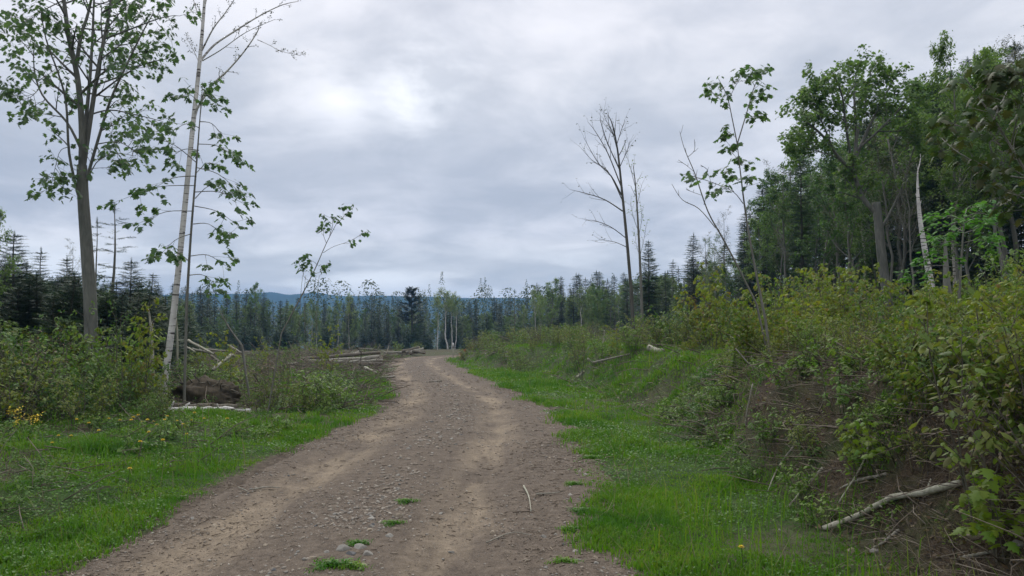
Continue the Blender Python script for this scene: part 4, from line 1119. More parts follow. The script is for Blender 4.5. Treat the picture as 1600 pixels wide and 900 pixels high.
# right bank: young maples and other brush along the crest
def px0(x, Y): return 800 + F * x / Y
def right_brush():
    pts = []; t = 0
    while len(pts) < 345 and t < 30000:
        t += 1
        Y = rng.uniform(4.0, 9) if len(pts) < 118 else rng.uniform(9, 14) if len(pts) < 245 else rng.uniform(14, 26)
        if t > 9000 and len(pts) < 118: Y = rng.uniform(9, 14)
        k = np.interp(Y, CLY[:140], np.arange(140)) if False else Y
        x = rng.uniform(3.0, 15)
        s, w, _ = lateral(np.array([x]), np.array([Y])); s = s[0]; w = w[0]
        near = Y < 13
        lo = w + 1.75 + ((1.05 - .65 * sstep(px0(x, Y), 1370, 1470)) if near else 2.4)
        if s < lo or s > lo + 9: continue
        px, py = pix((x, Y, 1.7))
        if px > 1820 or px < 1030 : continue
        if px < 1230 and Y < 13 and rng.random() < .7: continue
        md = .30 if near else .5
        if any((x - a) ** 2 + (Y - b) ** 2 < md ** 2 for a, b in pts): continue
        pts.append((x, Y))
        top = np.interp(px, [1030, 1120, 1250, 1330, 1450, 1600], [520, 478, 462, 455, 448, 440]) + rng.normal(14, 30) + (30 if s < lo + .7 else 0)
        z = h1(x, Y); Ht = at(px, top, Y)[2] - z
        Ht = min(max(Ht * rng.uniform(.62, 1.12), .5), 2.3)
        r = rng.random()
        side = 'at the right edge' if px > 1450 else 'in the middle of the right bank' if px > 1270 else 'at the left end of the bank'
        if r < .52: place('red_maple', x, Y, Ht, 'young maple clump with yellowish and reddish leaves ' + side, 'shrub', 'young maple clumps ' + side, rng.uniform(.9, 1.25), None, z, .06)
        elif r < .78: place('shrub_olive', x, Y, Ht * .95, 'olive leafed shrub among young maples ' + side, 'shrub', 'olive shrubs ' + side, rng.uniform(.9, 1.2), None, z, .06)
        elif r < .92: place('shrub_green', x, Y, Ht * .9, 'fresh green shrub among young maples ' + side, 'shrub', 'green shrubs ' + side, rng.uniform(.9, 1.2), None, z, .06)
        else: place('shrub_brown', x, Y, Ht * .8, 'dry brown twiggy shrub among young maples ' + side, 'shrub', 'dry shrubs ' + side, rng.uniform(.8, 1.1), None, z, .06)
right_brush()
for a in [('lime', 1372, 640, 6.0, 'lime yellow maple shoot hanging over the bank above the white branch', 'shrub', None, 1.3, 0),
          ('lime', 1578, 725, 4.3, 'lime yellow maple shoot at the right edge near the lower corner', 'shrub', None, 1.2, 1),
          ('lime', 1335, 660, 6.3, 'smaller lime maple shoot left of the big one above the white branch', 'shrub', None, .9, 1),
          ('shrub_green', 1510, 600, 5.6, 'low fresh green shrub near the right end of the white branch', 'shrub', None, 1.2, 1),
          ('shrub_green', 1580, 570, 5.4, 'tallest fresh green shrub at the lower right edge', 'shrub', None, 1.2, 2),
          ('shrub_green', 1450, 655, 6.2, 'small green shrub behind the middle of the white branch', 'shrub', None, 1.2, 3)]:
    place_px(*a)

# airy saplings standing clear of the brush
for zx0, zx1, y0, y1, t0, t1, cnt, wh in [(1110, 1290, 10, 20, 400, 470, 14, 'at the left end of the bank'), (1290, 1480, 9, 16, 405, 450, 14, 'in the middle of the right bank'), (1480, 1680, 7, 13, 390, 440, 12, 'at the right edge'),
                                          (-80, 235, 12, 17, 455, 520, 14, 'in the left brush'), (270, 560, 17, 34, 505, 545, 14, 'in the slash of the left clearing'), (770, 1060, 22, 40, 490, 530, 12, 'on the bank crest')]:
    for i in range(cnt):
        px = rng.uniform(zx0, zx1); Y = rng.uniform(y0, y1); k = 'sapling' if rng.random() < .5 else 'thin_sapling'
        s, w, _ = lateral(np.array([at(px, 500, Y)[0]]), np.array([Y]))
        if abs(s[0]) < w[0] + 2.2: continue
        place_px(k, px, rng.uniform(t0, t1), Y, ('thin maple sapling with spreading leaves ' if k == 'sapling' else 'thin green sapling with small leaves ') + wh, 'sapling', ('maple saplings ' if k == 'sapling' else 'green saplings ') + wh, rng.uniform(.8, 1.1), None, .05)
# small growth on the bank face
for i in range(95):
    Y = rng.uniform(4.8, 15); x0_ = np.interp(Y, CLY[20:80], CLX[20:80]); w_ = np.interp(Y, CLY[20:80], CLW[20:80]); x = x0_ + w_ + rng.uniform(2.0, 3.6)
    k = ['raspberry', 'shrub_brown', 'shrub_olive', 'raspberry'][rng.integers(4)]
    if pix((x, Y, .6))[0] > 1680: continue
    wd = {'raspberry': 'small green herb', 'shrub_brown': 'small dry bush', 'shrub_olive': 'small olive bush'}[k]
    wh = 'on the bare bank face' if Y < 9 else 'on the bank slope left of the bare face'
    place(k, x, Y, rng.uniform(.16, .45), wd + ' ' + wh, 'plant', wd + ' ' + wh, rng.uniform(.9, 1.5), None, None, .15)
# bank between the road bend and the maples: grey green herbs and bushes
def crest_brush():
    pts = []; t = 0
    while len(pts) < 70 and t < 4000:
        t += 1
        Y = rng.uniform(19, 50); x = rng.uniform(-6, 11)
        s, w, _ = lateral(np.array([x]), np.array([Y])); s = s[0]; w = w[0]
        if s < w + 1.9 or s > w + 9: continue
        px = pix((x, Y, 1))[0]
        if px < 690 or px > 1120: continue
        if s < w + 3.2 and rng.random() < .55: continue
        if any((x - a) ** 2 + (Y - b) ** 2 < .6 for a, b in pts): continue
        pts.append((x, Y)); 
        z = h1(x, Y); Ht = rng.uniform(.45, 1.15)
        if Y > 26: Ht *= 1.15
        side = 'beside the road bend' if px < 800 else 'left of the tall leafless tree' if px < 985 else 'right of the tall leafless tree'
        r = rng.random()
        if r < .5: place('shrub_olive', x, Y, Ht, 'greyish green bush on the bank crest ' + side, 'shrub', 'bushes on the bank crest ' + side, rng.uniform(.9, 1.4), None, z)
        elif r < .8: place('shrub_green', x, Y, Ht, 'bright green bush on the bank crest ' + side, 'shrub', 'bright bushes on the bank crest ' + side, rng.uniform(.9, 1.4), None, z)
        else: place('shrub_brown', x, Y, Ht, 'dry brown bush on the bank crest ' + side, 'shrub', 'dry bushes on the bank crest ' + side, rng.uniform(.9, 1.3), None, z)
crest_brush()
for i in range(34):
    Y = rng.uniform(38, 54); s_ = np.interp(Y, CLY[:130], np.arange(130)); k_ = int(s_)
    x = CLX[k_] + CLW[k_] + rng.uniform(.9, 6.0); px = pix((x, Y, 0))[0]
    k = ['shrub_olive', 'shrub_brown', 'shrub_green', 'shrub_brown'][rng.integers(4)]
    wd = {'shrub_green': 'green', 'shrub_olive': 'olive', 'shrub_brown': 'dry brown'}[k]
    place(k, x, Y, rng.uniform(.5, 1.15), wd + ' bush on the low mound inside the road bend', 'shrub', wd + ' bushes inside the road bend', rng.uniform(1.0, 1.5))

# left brush
def left_brush():
    pts = []; t = 0
    while len(pts) < 118 and t < 8000:
        t += 1
        Y = rng.uniform(10.8, 18); px = rng.uniform(-230, 262)
        base = np.interp(px, [-90, 230, 262], [10.8, 11.3, 13.5])
        if Y < base: continue
        x = at(px, 500, Y)[0]
        if any((x - a) ** 2 + (Y - b) ** 2 < .5 for a, b in pts): continue
        pts.append((x, Y)); z = h1(x, Y)
        front = Y < base + 1.3
        top = np.interp(px, [-90, 60, 150, 262], [490, 500, 500, 555]) + abs(rng.normal(0, 25)) + (35 if front else 0)
        Ht = min(max(at(px, top, Y)[2] - z, .5), 2.4)
        r = rng.random(); side = 'below the big maple' if px > 60 else 'at the left edge'
        if r < .10: place('young_fir', x, Y, Ht * 1.15, 'bushy young fir growing in the left brush ' + side, 'young fir', 'young firs of the left brush ' + side, 1.2, None, z)
        elif r < .66: place('shrub_green', x, Y, Ht, 'leafy green shrub in the left brush ' + side, 'shrub', 'green shrubs of the left brush ' + side, rng.uniform(.9, 1.2), None, z, .05)
        elif r < .84: place('shrub_olive', x, Y, Ht, 'olive green shrub in the left brush ' + side, 'shrub', 'olive shrubs of the left brush ' + side, rng.uniform(.9, 1.2), None, z, .05)
        else: place('shrub_brown', x, Y, Ht, 'dry twiggy shrub in the left brush ' + side, 'shrub', 'dry shrubs of the left brush ' + side, rng.uniform(.9, 1.2), None, z, .05)
left_brush()
for a in [('shrub_brown', 428, 552, 14.5, 'tall brownish twiggy bush right of the root mound', 'shrub', None, .9, 0),
          ('shrub_olive', 415, 575, 14.0, 'olive bush growing against the tall brownish bush', 'shrub', None, .9, 0),
          ('shrub_brown', 395, 590, 14.6, 'low brownish bush between the root mound and the tall brownish bush', 'shrub', None, 1.0, 1),
          ('shrub_green', 490, 578, 14.6, 'broad green bush in the grass left of the road', 'shrub', None, 1.5, 0),
          ('shrub_green', 520, 582, 15.2, 'green bush touching the right side of the broad green bush', 'shrub', None, 1.4, 1),
          ('shrub_olive', 465, 588, 14.3, 'olive bush touching the left side of the broad green bush', 'shrub', None, 1.2, 2),
          ('shrub_green', 545, 578, 20, 'small green bush below the main log pile', 'shrub', None, 1.5, 2),
          ('shrub_green', 608, 568, 33, 'flat dark green bush at the right end of the log pile', 'shrub', None, 2.2, 3),
          ('shrub_olive', 590, 575, 25, 'small olive bush between the grass and the log pile', 'shrub', None, 1.5, 1),
          ('shrub_green', 300, 555, 19, 'green leafy clump behind the root mound', 'shrub', None, 1.5, 2),
          ('shrub_green', 340, 558, 20, 'green leafy clump behind the right end of the root mound', 'shrub', None, 1.5, 3)]:
    place_px(*a)
for i in range(120):
    Y = rng.uniform(17, 46) if i < 60 else rng.uniform(46, 96); px = rng.uniform(230, 590) if i < 60 else rng.uniform(150, 660)
    x = at(px, 500, Y)[0]; s, w, _ = lateral(np.array([x]), np.array([Y]))
    if s[0] > -w[0] - 1.5 or (px > 440 and 21 < Y < 46) : continue
    k = ['shrub_green', 'shrub_olive', 'shrub_brown'][rng.integers(3)]
    wd = {'shrub_green': 'low green', 'shrub_olive': 'low olive', 'shrub_brown': 'low dry brown'}[k]
    place(k, x, Y, rng.uniform(.35, .85) * (1 if i < 60 else 1.4), wd + ' bush scattered in the slash of the left clearing', 'shrub', wd + ' bushes in the left clearing', rng.uniform(1, 1.5))
# leafy weeds in the verges
for i in range(95):
    Y = rng.uniform(5.5, 16)
    if rng.random() < .55: 
        x = np.interp(Y, CLY[20:80], CLX[20:80]) - rng.uniform(2.6, 6.5); side = 'left verge of the road'
    else:
        x = np.interp(Y, CLY[20:80], CLX[20:80]) + rng.uniform(3.4, 4.6); side = 'foot of the right bank'
    place('raspberry', x, Y, rng.uniform(.13, .38), 'small leafy green weed in the grass, ' + side, 'weed', 'leafy weeds, ' + side, rng.uniform(1, 1.5))
# ------------------------------------------------------------------ ground cover, gravel, litter (uncountable)
def polar(g, n, y0, y1, hf=.86, p=1.0):
    """spots spread evenly in bearing and in the logarithm of distance: dense near, thin far"""
    Y = y0 * (y1 / y0) ** (g.random(n) ** p); X = Y * g.uniform(-hf, hf, n)
    return X, Y
def build_grass():
    g = np.random.default_rng(11)
    X, Y = polar(g, 400000, 3.6, 60, .95)
    s, w, a = lateral(X, Y); cov, lit = masks(X, Y, s, w)
    dens = np.clip(.35 + 1.2 * fbm(X * 1.3, Y * 1.3, 91, 3) + .5, 0.05, 1)
    k = g.random(len(X)) < cov * dens
    X, Y = X[k], Y[k]; Z = H(X, Y); n = len(X)
    lush = np.clip(.75 + 1.5 * fbm(X * .9, Y * .9, 93, 3), .25, 1.9)
    big = np.clip(Y / 9, .7, 3.2) ** .6
    # blades: narrow bent strips, five to a tuft
    B = 5
    P = np.repeat(np.stack([X, Y, Z - .01], -1), B, 0) + np.concatenate([g.normal(0, .035, (n * B, 2)) * np.repeat(big, B)[:, None], np.zeros((n * B, 1))], 1)
    hgt = np.repeat(lush * big, B) * g.uniform(.03, .095, n * B); az = g.random(n * B) * 6.283; ln = g.uniform(.15, .75, n * B)
    wd = np.repeat(big, B) * g.uniform(.0035, .007, n * B)
    dx, dy = np.cos(az), np.sin(az); sx, sy = -dy, dx
    b0 = P + np.stack([sx * wd, sy * wd, 0 * wd], -1); b1 = P - np.stack([sx * wd, sy * wd, 0 * wd], -1)
    m = P + np.stack([dx * hgt * ln * .35, dy * hgt * ln * .35, hgt * .62], -1)
    m0 = m + np.stack([sx * wd, sy * wd, 0 * wd], -1) * .8; m1 = m - np.stack([sx * wd, sy * wd, 0 * wd], -1) * .8
    tp = P + np.stack([dx * hgt * ln, dy * hgt * ln, hgt * (1.05 - .35 * ln)], -1)
    V = np.stack([b0, b1, m1, m0, tp], 1).reshape(-1, 3); i = np.arange(n * B)[:, None] * 5
    me = make_mesh('grass', V, [i + np.array([[0, 1, 2, 3]]), i + np.array([[3, 2, 4]])], M['grass'])
    tag(link('grass', me), 'low green grass on the road verges and bank', 'grass', None, 'stuff')
    # broad little leaves among it
    X, Y = polar(g, 300000, 3.6, 40, .95)
    s, w, a = lateral(X, Y); cov, lit = masks(X, Y, s, w)
    dens = np.clip(.5 + 1.6 * fbm(X * .9, Y * .9, 95, 3), 0, 1)
    k = g.random(len(X)) < cov * dens
    X, Y = X[k], Y[k]; Z = H(X, Y); n = len(X); big = np.clip(Y / 9, .7, 3) ** .6
    L = Geo()
    L.inst(DIAM[0], DIAM[1], np.stack([X, Y, Z + g.uniform(.005, .075, n) * big], -1), rotm(g.random(n) * 6.28, g.uniform(-.5, .5, n), g.normal(0, .3, n)), g.uniform(.018, .042, n) * big)
    tag(link('clover', L.mesh('clover', M['cover'])), 'small broad leaved clover and weeds carpeting the verges', 'ground cover', None, 'stuff')
    # taller seeding grass in loose clumps
    X, Y = polar(g, 34000, 4.0, 50, .82)
    s, w, a = lateral(X, Y); cov, lit = masks(X, Y, s, w)
    k = g.random(len(X)) < cov * np.clip(2.2 * fbm(X * .8, Y * .8, 107, 4) - .05, 0, 1) * sstep(np.abs(s), w + .2, w + 1.0)
    X, Y = X[k], Y[k]; Z = H(X, Y); n = len(X); big = np.clip(Y / 9, .8, 3) ** .6
    hgt = g.uniform(.12, .34, n) * np.clip(big, 1, 1.5); az = g.random(n) * 6.283; ln = g.uniform(.1, .6, n); wd = .0038 * big
    dx, dy = np.cos(az), np.sin(az); sv = np.stack([-dy * wd, dx * wd, 0 * wd], -1); P = np.stack([X, Y, Z - .01], -1)
    m = P + np.stack([dx * hgt * ln * .3, dy * hgt * ln * .3, hgt * .6], -1); tp = P + np.stack([dx * hgt * ln, dy * hgt * ln, hgt * (1.05 - .35 * ln)], -1)
    V = np.stack([P + sv, P - sv, m - sv, m + sv, tp], 1).reshape(-1, 3); i = np.arange(n)[:, None] * 5
    tag(link('tall_grass', make_mesh('tall_grass', V, [i + np.array([[0, 1, 2, 3]]), i + np.array([[3, 2, 4]])], M['grass'])), 'taller loose grass stems standing above the verge turf', 'tall grass', None, 'stuff')
    # dead stalks
    X, Y = polar(g, 24000, 3.8, 50, .82)
    s, w, a = lateral(X, Y); cov, lit = masks(X, Y, s, w)
    k = (g.random(len(X)) < lit * .9 + .2 * cov)
    X, Y = X[k], Y[k]; Z = H(X, Y); n = len(X); big = np.clip(Y / 9, .7, 3) ** .6
    Ls = g.uniform(.12, .45, n) * big; az = g.random(n) * 6.28; el = g.uniform(.05, 1.2, n) ** 1.3; wd = .0028 * big
    d = np.stack([np.cos(az) * np.cos(el), np.sin(az) * np.cos(el), np.sin(el)], -1); sd = np.stack([-np.sin(az), np.cos(az), 0 * az], -1) * wd[:, None]
    P = np.stack([X, Y, Z], -1)
    V = np.stack([P + sd, P - sd, P + d * Ls[:, None] - sd * .6, P + d * Ls[:, None] + sd * .6], 1).reshape(-1, 3)
    me = make_mesh('dry_grass', V, [np.arange(n)[:, None] * 4 + np.array([[0, 1, 2, 3]])], M['dry_grass'])
    tag(link('dry_grass', me), 'pale dead grass stalks on the bank and brush edges', 'dry grass', None, 'stuff')
build_grass()

ICO_V, ICO_F = None, None
def _ico():
    t = (1 + 5 ** .5) / 2
    V = np.array([(-1, t, 0), (1, t, 0), (-1, -t, 0), (1, -t, 0), (0, -1, t), (0, 1, t), (0, -1, -t), (0, 1, -t), (t, 0, -1), (t, 0, 1), (-t, 0, -1), (-t, 0, 1)], float) / math.hypot(1, t)
    Fc = np.array([(0, 11, 5), (0, 5, 1), (0, 1, 7), (0, 7, 10), (0, 10, 11), (1, 5, 9), (5, 11, 4), (11, 10, 2), (10, 7, 6), (7, 1, 8), (3, 9, 4), (3, 4, 2), (3, 2, 6), (3, 6, 8), (3, 8, 9), (4, 9, 5), (2, 4, 11), (6, 2, 10), (8, 6, 7), (9, 8, 1)])
    return V, Fc
ICO_V, ICO_F = _ico()

def build_gravel():
    g = np.random.default_rng(12); L = Geo()
    X, Y = polar(g, 150000, 3.8, 60, .8)
    s, w, a = lateral(X, Y)
    mid = np.exp(-((s + .32) / .42) ** 2); edge = sstep(np.abs(s), w * .72, w)
    track = np.exp(-((np.abs(s + .32) - .94) / .28) ** 2)
    pr = (.34 + .8 * mid + .35 * edge - .22 * track) * (np.abs(s) < w + .25) * np.clip(.55 + 1.3 * fbm(X * 1.1, Y * 1.1, 97, 3), .1, 1.2)
    k = g.random(len(X)) < pr; X, Y, mid = X[k], Y[k], mid[k]; n = len(X)
    big = np.clip(Y / 6, .8, 4) ** .55
    sz = (.005 + .016 * g.random(n) ** 3.2 * (.8 + .6 * mid)) * big
    Z = H(X, Y) + sz * .12
    for v in range(4):
        T = ICO_V * g.uniform(.72, 1.2, (12, 1)) * np.array([1.15, .85, .55])
        m = np.arange(n) % 4 == v; q = m.sum()
        L.inst(T, [ICO_F], np.stack([X, Y, Z], -1)[m], rotm(g.random(q) * 6.28, g.normal(0, .2, q), g.normal(0, .2, q)), sz[m])
    tag(link('gravel', L.mesh('gravel', M['gravel'])), 'loose gravel over the dirt road, thickest along its middle', 'gravel', None, 'stuff')
build_gravel()

def stick_mesh(g, P, Ls, wd, az, el, mat, name, bend=.15):
    n = len(P); d = np.stack([np.cos(az) * np.cos(el), np.sin(az) * np.cos(el), np.sin(el)], -1); sd = np.stack([-np.sin(az), np.cos(az), 0 * az], -1); up = np.cross(d, sd)
    rings = []
    bd = g.normal(0, bend, n)[:, None] * Ls[:, None] * sd + np.abs(g.normal(0, bend * .4, n))[:, None] * Ls[:, None] * np.array([0, 0, 1.])
    for f, r in ((0, 1), (.5, .9), (1, .55)):
        c = P + d * (Ls * f)[:, None] + bd * (4 * f * (1 - f))
        for q in range(3):
            an = q * 2.094; rings.append(c + (math.cos(an) * sd - math.sin(an) * up) * (wd * r)[:, None])
    V = np.stack(rings, 1).reshape(-1, 3); i = np.arange(n)[:, None] * 9
    qs = [i + np.array([[b + j, b + (j + 1) % 3, b + 3 + (j + 1) % 3, b + 3 + j]]) for b in (0, 3) for j in range(3)]
    return make_mesh(name, V, [np.concatenate(qs), np.concatenate([i + np.array([[2, 1, 0]]), i + np.array([[6, 7, 8]])])], mat)

def build_litter():
    g = np.random.default_rng(13)
    # chips and bark scraps on the road and its edges
    X, Y = polar(g, 140000, 3.8, 55, .8)
    s, w, a = lateral(X, Y); ed = sstep(np.abs(s), w * .35, w * .95)
    pr = (.18 + .6 * ed) * (np.abs(s) < w + .5) * np.clip(.6 + 1.2 * fbm(X * .8, Y * .8, 99, 3), .1, 1.1) + .55 * ((s < -w) & (Y > 24) & (Y < 60))
    k = g.random(len(X)) < pr; X, Y = X[k], Y[k]; n = len(X); big = np.clip(Y / 6, .8, 4) ** .6
    Ls = (.015 + .07 * g.random(n) ** 3.5) * big; wd = (.0018 + .0045 * g.random(n) ** 2) * big
    P = np.stack([X, Y, H(X, Y) + .004], -1)
    me = stick_mesh(g, P, Ls, wd, g.random(n) * 6.28, g.normal(.03, .06, n), M['chips'], 'wood_chips', .08)
    tag(link('wood_chips', me), 'scattered wood chips and bark scraps on the dirt road', 'wood chips', None, 'stuff')
    # fine dead twigs on the bank face and in the left slash
    X, Y = polar(g, 70000, 3.8, 60, 1.0)
    s, w, a = lateral(X, Y); cov, lit = masks(X, Y, s, w)
    far = (s < -w - .5) & (Y > 15)
    pr = np.where(s > 0, lit * (1 - .5 * sstep(Y, 14, 20)), far * .75 + .14 * (s < -w - 1.0))
    k = g.random(len(X)) < pr; X, Y = X[k], Y[k]; n = len(X); big = np.clip(Y / 7, .8, 6) ** .75
    Ls = (.10 + .55 * g.random(n) ** 2.2) * big; wd = (.0022 + .006 * g.random(n) ** 3) * big
    P = np.stack([X, Y, H(X, Y) + .012 * big], -1)
    me = stick_mesh(g, P, Ls, wd, g.random(n) * 6.28, g.normal(.12, .25, n), M['litter_twig'], 'dead_twigs', .12)
    tag(link('dead_twigs', me), 'tangle of dead twigs on the bank face and in the clearing slash', 'twigs', None, 'stuff')
    # fallen leaves
    X, Y = polar(g, 72000, 3.8, 40, 1.0)
    s, w, a = lateral(X, Y); cov, lit = masks(X, Y, s, w)
    k = g.random(len(X)) < lit * .8; X, Y = X[k], Y[k]; n = len(X); big = np.clip(Y / 7, .8, 4) ** .6
    L = Geo(); L.inst(DIAM[0], DIAM[1], np.stack([X, Y, H(X, Y) + g.uniform(.004, .03, n)], -1), rotm(g.random(n) * 6.28, g.normal(0, .35, n), g.normal(0, .4, n)), g.uniform(.025, .065, n) * big)
    tag(link('fallen_leaves', L.mesh('fallen_leaves', M['dry_leaf'])), 'brown fallen leaves littering the bank and brush floor', 'leaf litter', None, 'stuff')
    # low green plants on the bank and clearing floor
    X, Y = polar(g, 75000, 4.2, 55, 1.05)
    s, w, a = lateral(X, Y); cov, lit = masks(X, Y, s, w)
    n0 = fbm(X * .9, Y * .9, 103, 3)
    pr = np.clip(.35 + 1.6 * n0, 0, 1) * ((s > w + 1.6) | (s < -w - 3.5)) * np.where(s > 0, np.where(Y < 12.5, 1.0, .95), .9)
    k = g.random(len(X)) < pr; X, Y = X[k], Y[k]; n = len(X); big = np.clip(Y / 8, .8, 3.5) ** .6
    L = Geo(); L.inst(OVAL[0], OVAL[1], np.stack([X, Y, H(X, Y) + g.uniform(.02, .20, n) * big], -1), rotm(g.random(n) * 6.28, g.uniform(-.3, .7, n), g.normal(0, .35, n)), g.uniform(.03, .06, n) * big)
    tag(link('undergrowth', L.mesh('undergrowth', M['shrub_green'])), 'low leafy undergrowth on the bank and around the brush', 'undergrowth', None, 'stuff')
build_litter()

# ------------------------------------------------------------------ stones one can count
STONES = []
for v in range(4):
    g = np.random.default_rng(60 + v)
    import bmesh
    bm = bmesh.new(); bmesh.ops.create_icosphere(bm, subdivisions=3, radius=1)
    o = g.random(3) * 9
    cuts = [(Vector(g.normal(0, 1, 3)).normalized(), g.uniform(.55, .82)) for _ in range(13)]
    for q in bm.verts:
        c = q.co; f = 1 + .42 * float(vnoise(c.x * 1.3 + o[0], c.y * 1.3 + c.z * 1.1 + o[1], v)) + .16 * float(vnoise(c.x * 3.1 + o[2], c.y * 3.1 - c.z * 2.7, v + 9))
        w_ = c * f
        for nn_, dd_ in cuts:
            t_ = w_.dot(nn_) - dd_
            if t_ > 0: w_ = w_ - nn_ * t_ * .92
        q.co = Vector((w_.x * 1.15, w_.y * .85, w_.z * .62))
    me = bpy.data.meshes.new('stone'); bm.to_mesh(me); bm.free()
    for p in me.polygons: p.use_smooth = False
    STONES.append(me)
STM = {}
def stone(x, y, r, col, label, group=None, sink=.25):
    v = rng.integers(4); key = (v, col)
    if key not in STM:
        m = STONES[v].copy(); m.materials.append(M[col]); STM[key] = m
    o = link('stone', STM[key], None, (x, y, h1(x, y) - r * .06), rng.random() * 6.28, r)
    o.rotation_euler = (rng.normal(0, .12), rng.normal(0, .12), rng.random() * 6.28)
    tag(o, label, 'stone', group)
def ray_ground(px, py):
    r = ray(px, py); t = 3.0
    for _ in range(400):
        p = CAM + r * t; hz = h1(p[0], p[1])
        if p[2] <= hz: break
        t += max(.02, (p[2] - hz) * .5)
    return p
for px, py, wpx, col, lab in [(537, 858, 26, 'stone_grey', 'flat grey stone at the left of the stone cluster in mid road'), (562, 856, 24, 'stone_grey', 'long pale grey stone pointing right in the cluster in mid road'), (549, 866, 18, 'stone_dark', 'dark wedge stone in the middle of the mid road cluster'),
                              (573, 866, 22, 'stone_grey', 'low grey stone at the right end of the mid road cluster'), (487, 873, 14, 'stone_tan', 'rounded tan stone left of the mid road cluster'), (579, 828, 13, 'stone_tan', 'round tan stone above the mid road cluster'),
                              (621, 808, 20, 'stone_tan', 'tan stone, farthest of the bigger mid road stones'), (620, 828, 14, 'stone_tan', 'tan stone beside the small grass tuft in mid road'), (608, 838, 18, 'stone_grey', 'flat grey stone below the small grass tuft in mid road'),
                              (580, 811, 13, 'stone_grey', 'pale flat stone left of the small grass tuft'), (582, 820, 10, 'stone_dark', 'small grey brown stone beside the pale flat stone'), (770, 833, 15, 'stone_tan', 'flat pale tan stone lying alone in the right wheel track'),
                              (705, 864, 11, 'stone_grey', 'small grey stone between the wheel tracks near the bottom'), (899, 862, 12, 'stone_grey', 'grey stone at the right edge of the dirt near the bottom'), (931, 881, 12, 'stone_grey', 'pale stone in the right grass edge near the bottom'),
                              (868, 835, 8, 'stone_grey', 'small stone near the right grass edge'), (478, 748, 12, 'stone_tan', 'tan stone at the left edge of the dirt'), (304, 818, 11, 'stone_tan', 'tan stone at the lower left edge of the dirt'),
                              (1330, 862, 17, 'stone_tan', 'pink tan rock below the white branch on the right verge'), (1368, 862, 17, 'stone_grey', 'grey rock beside the pink tan rock on the right verge'), (1526, 844, 22, 'stone_tan', 'pale square rock lying on bare soil at the lower right'),
                              (1594, 852, 24, 'stone_grey', 'grey rock cut by the lower right edge of the picture'), (1218, 830, 9, 'stone_grey', 'small stone at the foot of the right bank'), (236, 848, 12, 'stone_tan', 'small tan stone by the left grass near the bottom')]:
    p = ray_ground(px, py); d = np.linalg.norm(p - CAM); stone(p[0], p[1], wpx / F * d * .47, col, lab)
i = 0
while i < 110:
    Y = 4.6 * (26 / 4.6) ** rng.random(); x = np.interp(Y, CLY[20:120], CLX[20:120]); w = np.interp(Y, CLY[20:120], CLW[20:120])
    r = rng.random()
    if r < .5: sx = rng.normal(-.32, .28); wh = 'along the middle of the road'
    elif r < .75: sx = -w + abs(rng.normal(0, .3)); wh = 'along the left edge of the road'
    else: sx = w - abs(rng.normal(0, .35)); wh = 'along the right edge of the road'
    col = ['stone_grey', 'stone_tan', 'stone_dark'][rng.choice(3, p=[.45, .4, .15])]
    stone(x + sx, Y, rng.uniform(.016, .036) * max(1, Y / 9) ** .4, col, {'stone_grey': 'small grey', 'stone_tan': 'small tan', 'stone_dark': 'small dark'}[col] + ' stone lying loose ' + wh, {'stone_grey': 'small grey', 'stone_tan': 'small tan', 'stone_dark': 'small dark'}[col] + ' stones ' + wh)
    i += 1

# ------------------------------------------------------------------ logs, sticks and other single things
def log_thing(name, pts, r0, r1, mat, label, cat, group=None, k=10, knots=0, part=None, seed=0):
    pts = np.asarray(pts, float); g = np.random.default_rng(seed + 500)
    P = smooth_path(pts, 5) if len(pts) > 2 else np.linspace(pts[0], pts[-1], 8)
    n = len(P); rad = np.linspace(r0, r1, n) * (1 + .10 * g.normal(0, 1, n))
    P = P + g.normal(0, r0 * .12, P.shape)
    G = Geo(); G.tube(P, rad, k, True)
    for _ in range(knots):
        t = g.uniform(.1, .92); c, d, kf = along(P, t); rr = np.interp(kf, np.arange(n), rad)
        sd = unit(np.cross(d, g.normal(0, 1, 3))); q = np.array([c, c + sd * rr * 1.2, c + sd * rr * (1.6 + 2.5 * g.random()) + d * rr])
        G.tube(q, np.array([.42, .34, .2]) * rr, 5, True)
    base = P[0]; o = link(name, G.mesh(name, mat, True, base), None, base)
    tag(o, label, cat, group)
    if part:
        for e, nx, r in ((0, 1, rad[0]), (n - 1, n - 2, rad[-1])):
            dd = unit(P[e] - P[nx]); C = Geo(); C.tube(np.array([P[e] - dd * .002, P[e] + dd * .006]), [r * .93, r * .93], k, True)
            link('cut_end', C.mesh('cut_end', M['cut_wood'], False, base), o)
    return o
def lay(px0, py0, px1, py1, Y0, Y1=None, lift=.0):
    """a straight stick seen from one mark to the other at given depths, its heights as seen"""
    return [at(px0, py0, Y0), at(px1, py1, Y0 if Y1 is None else Y1)]

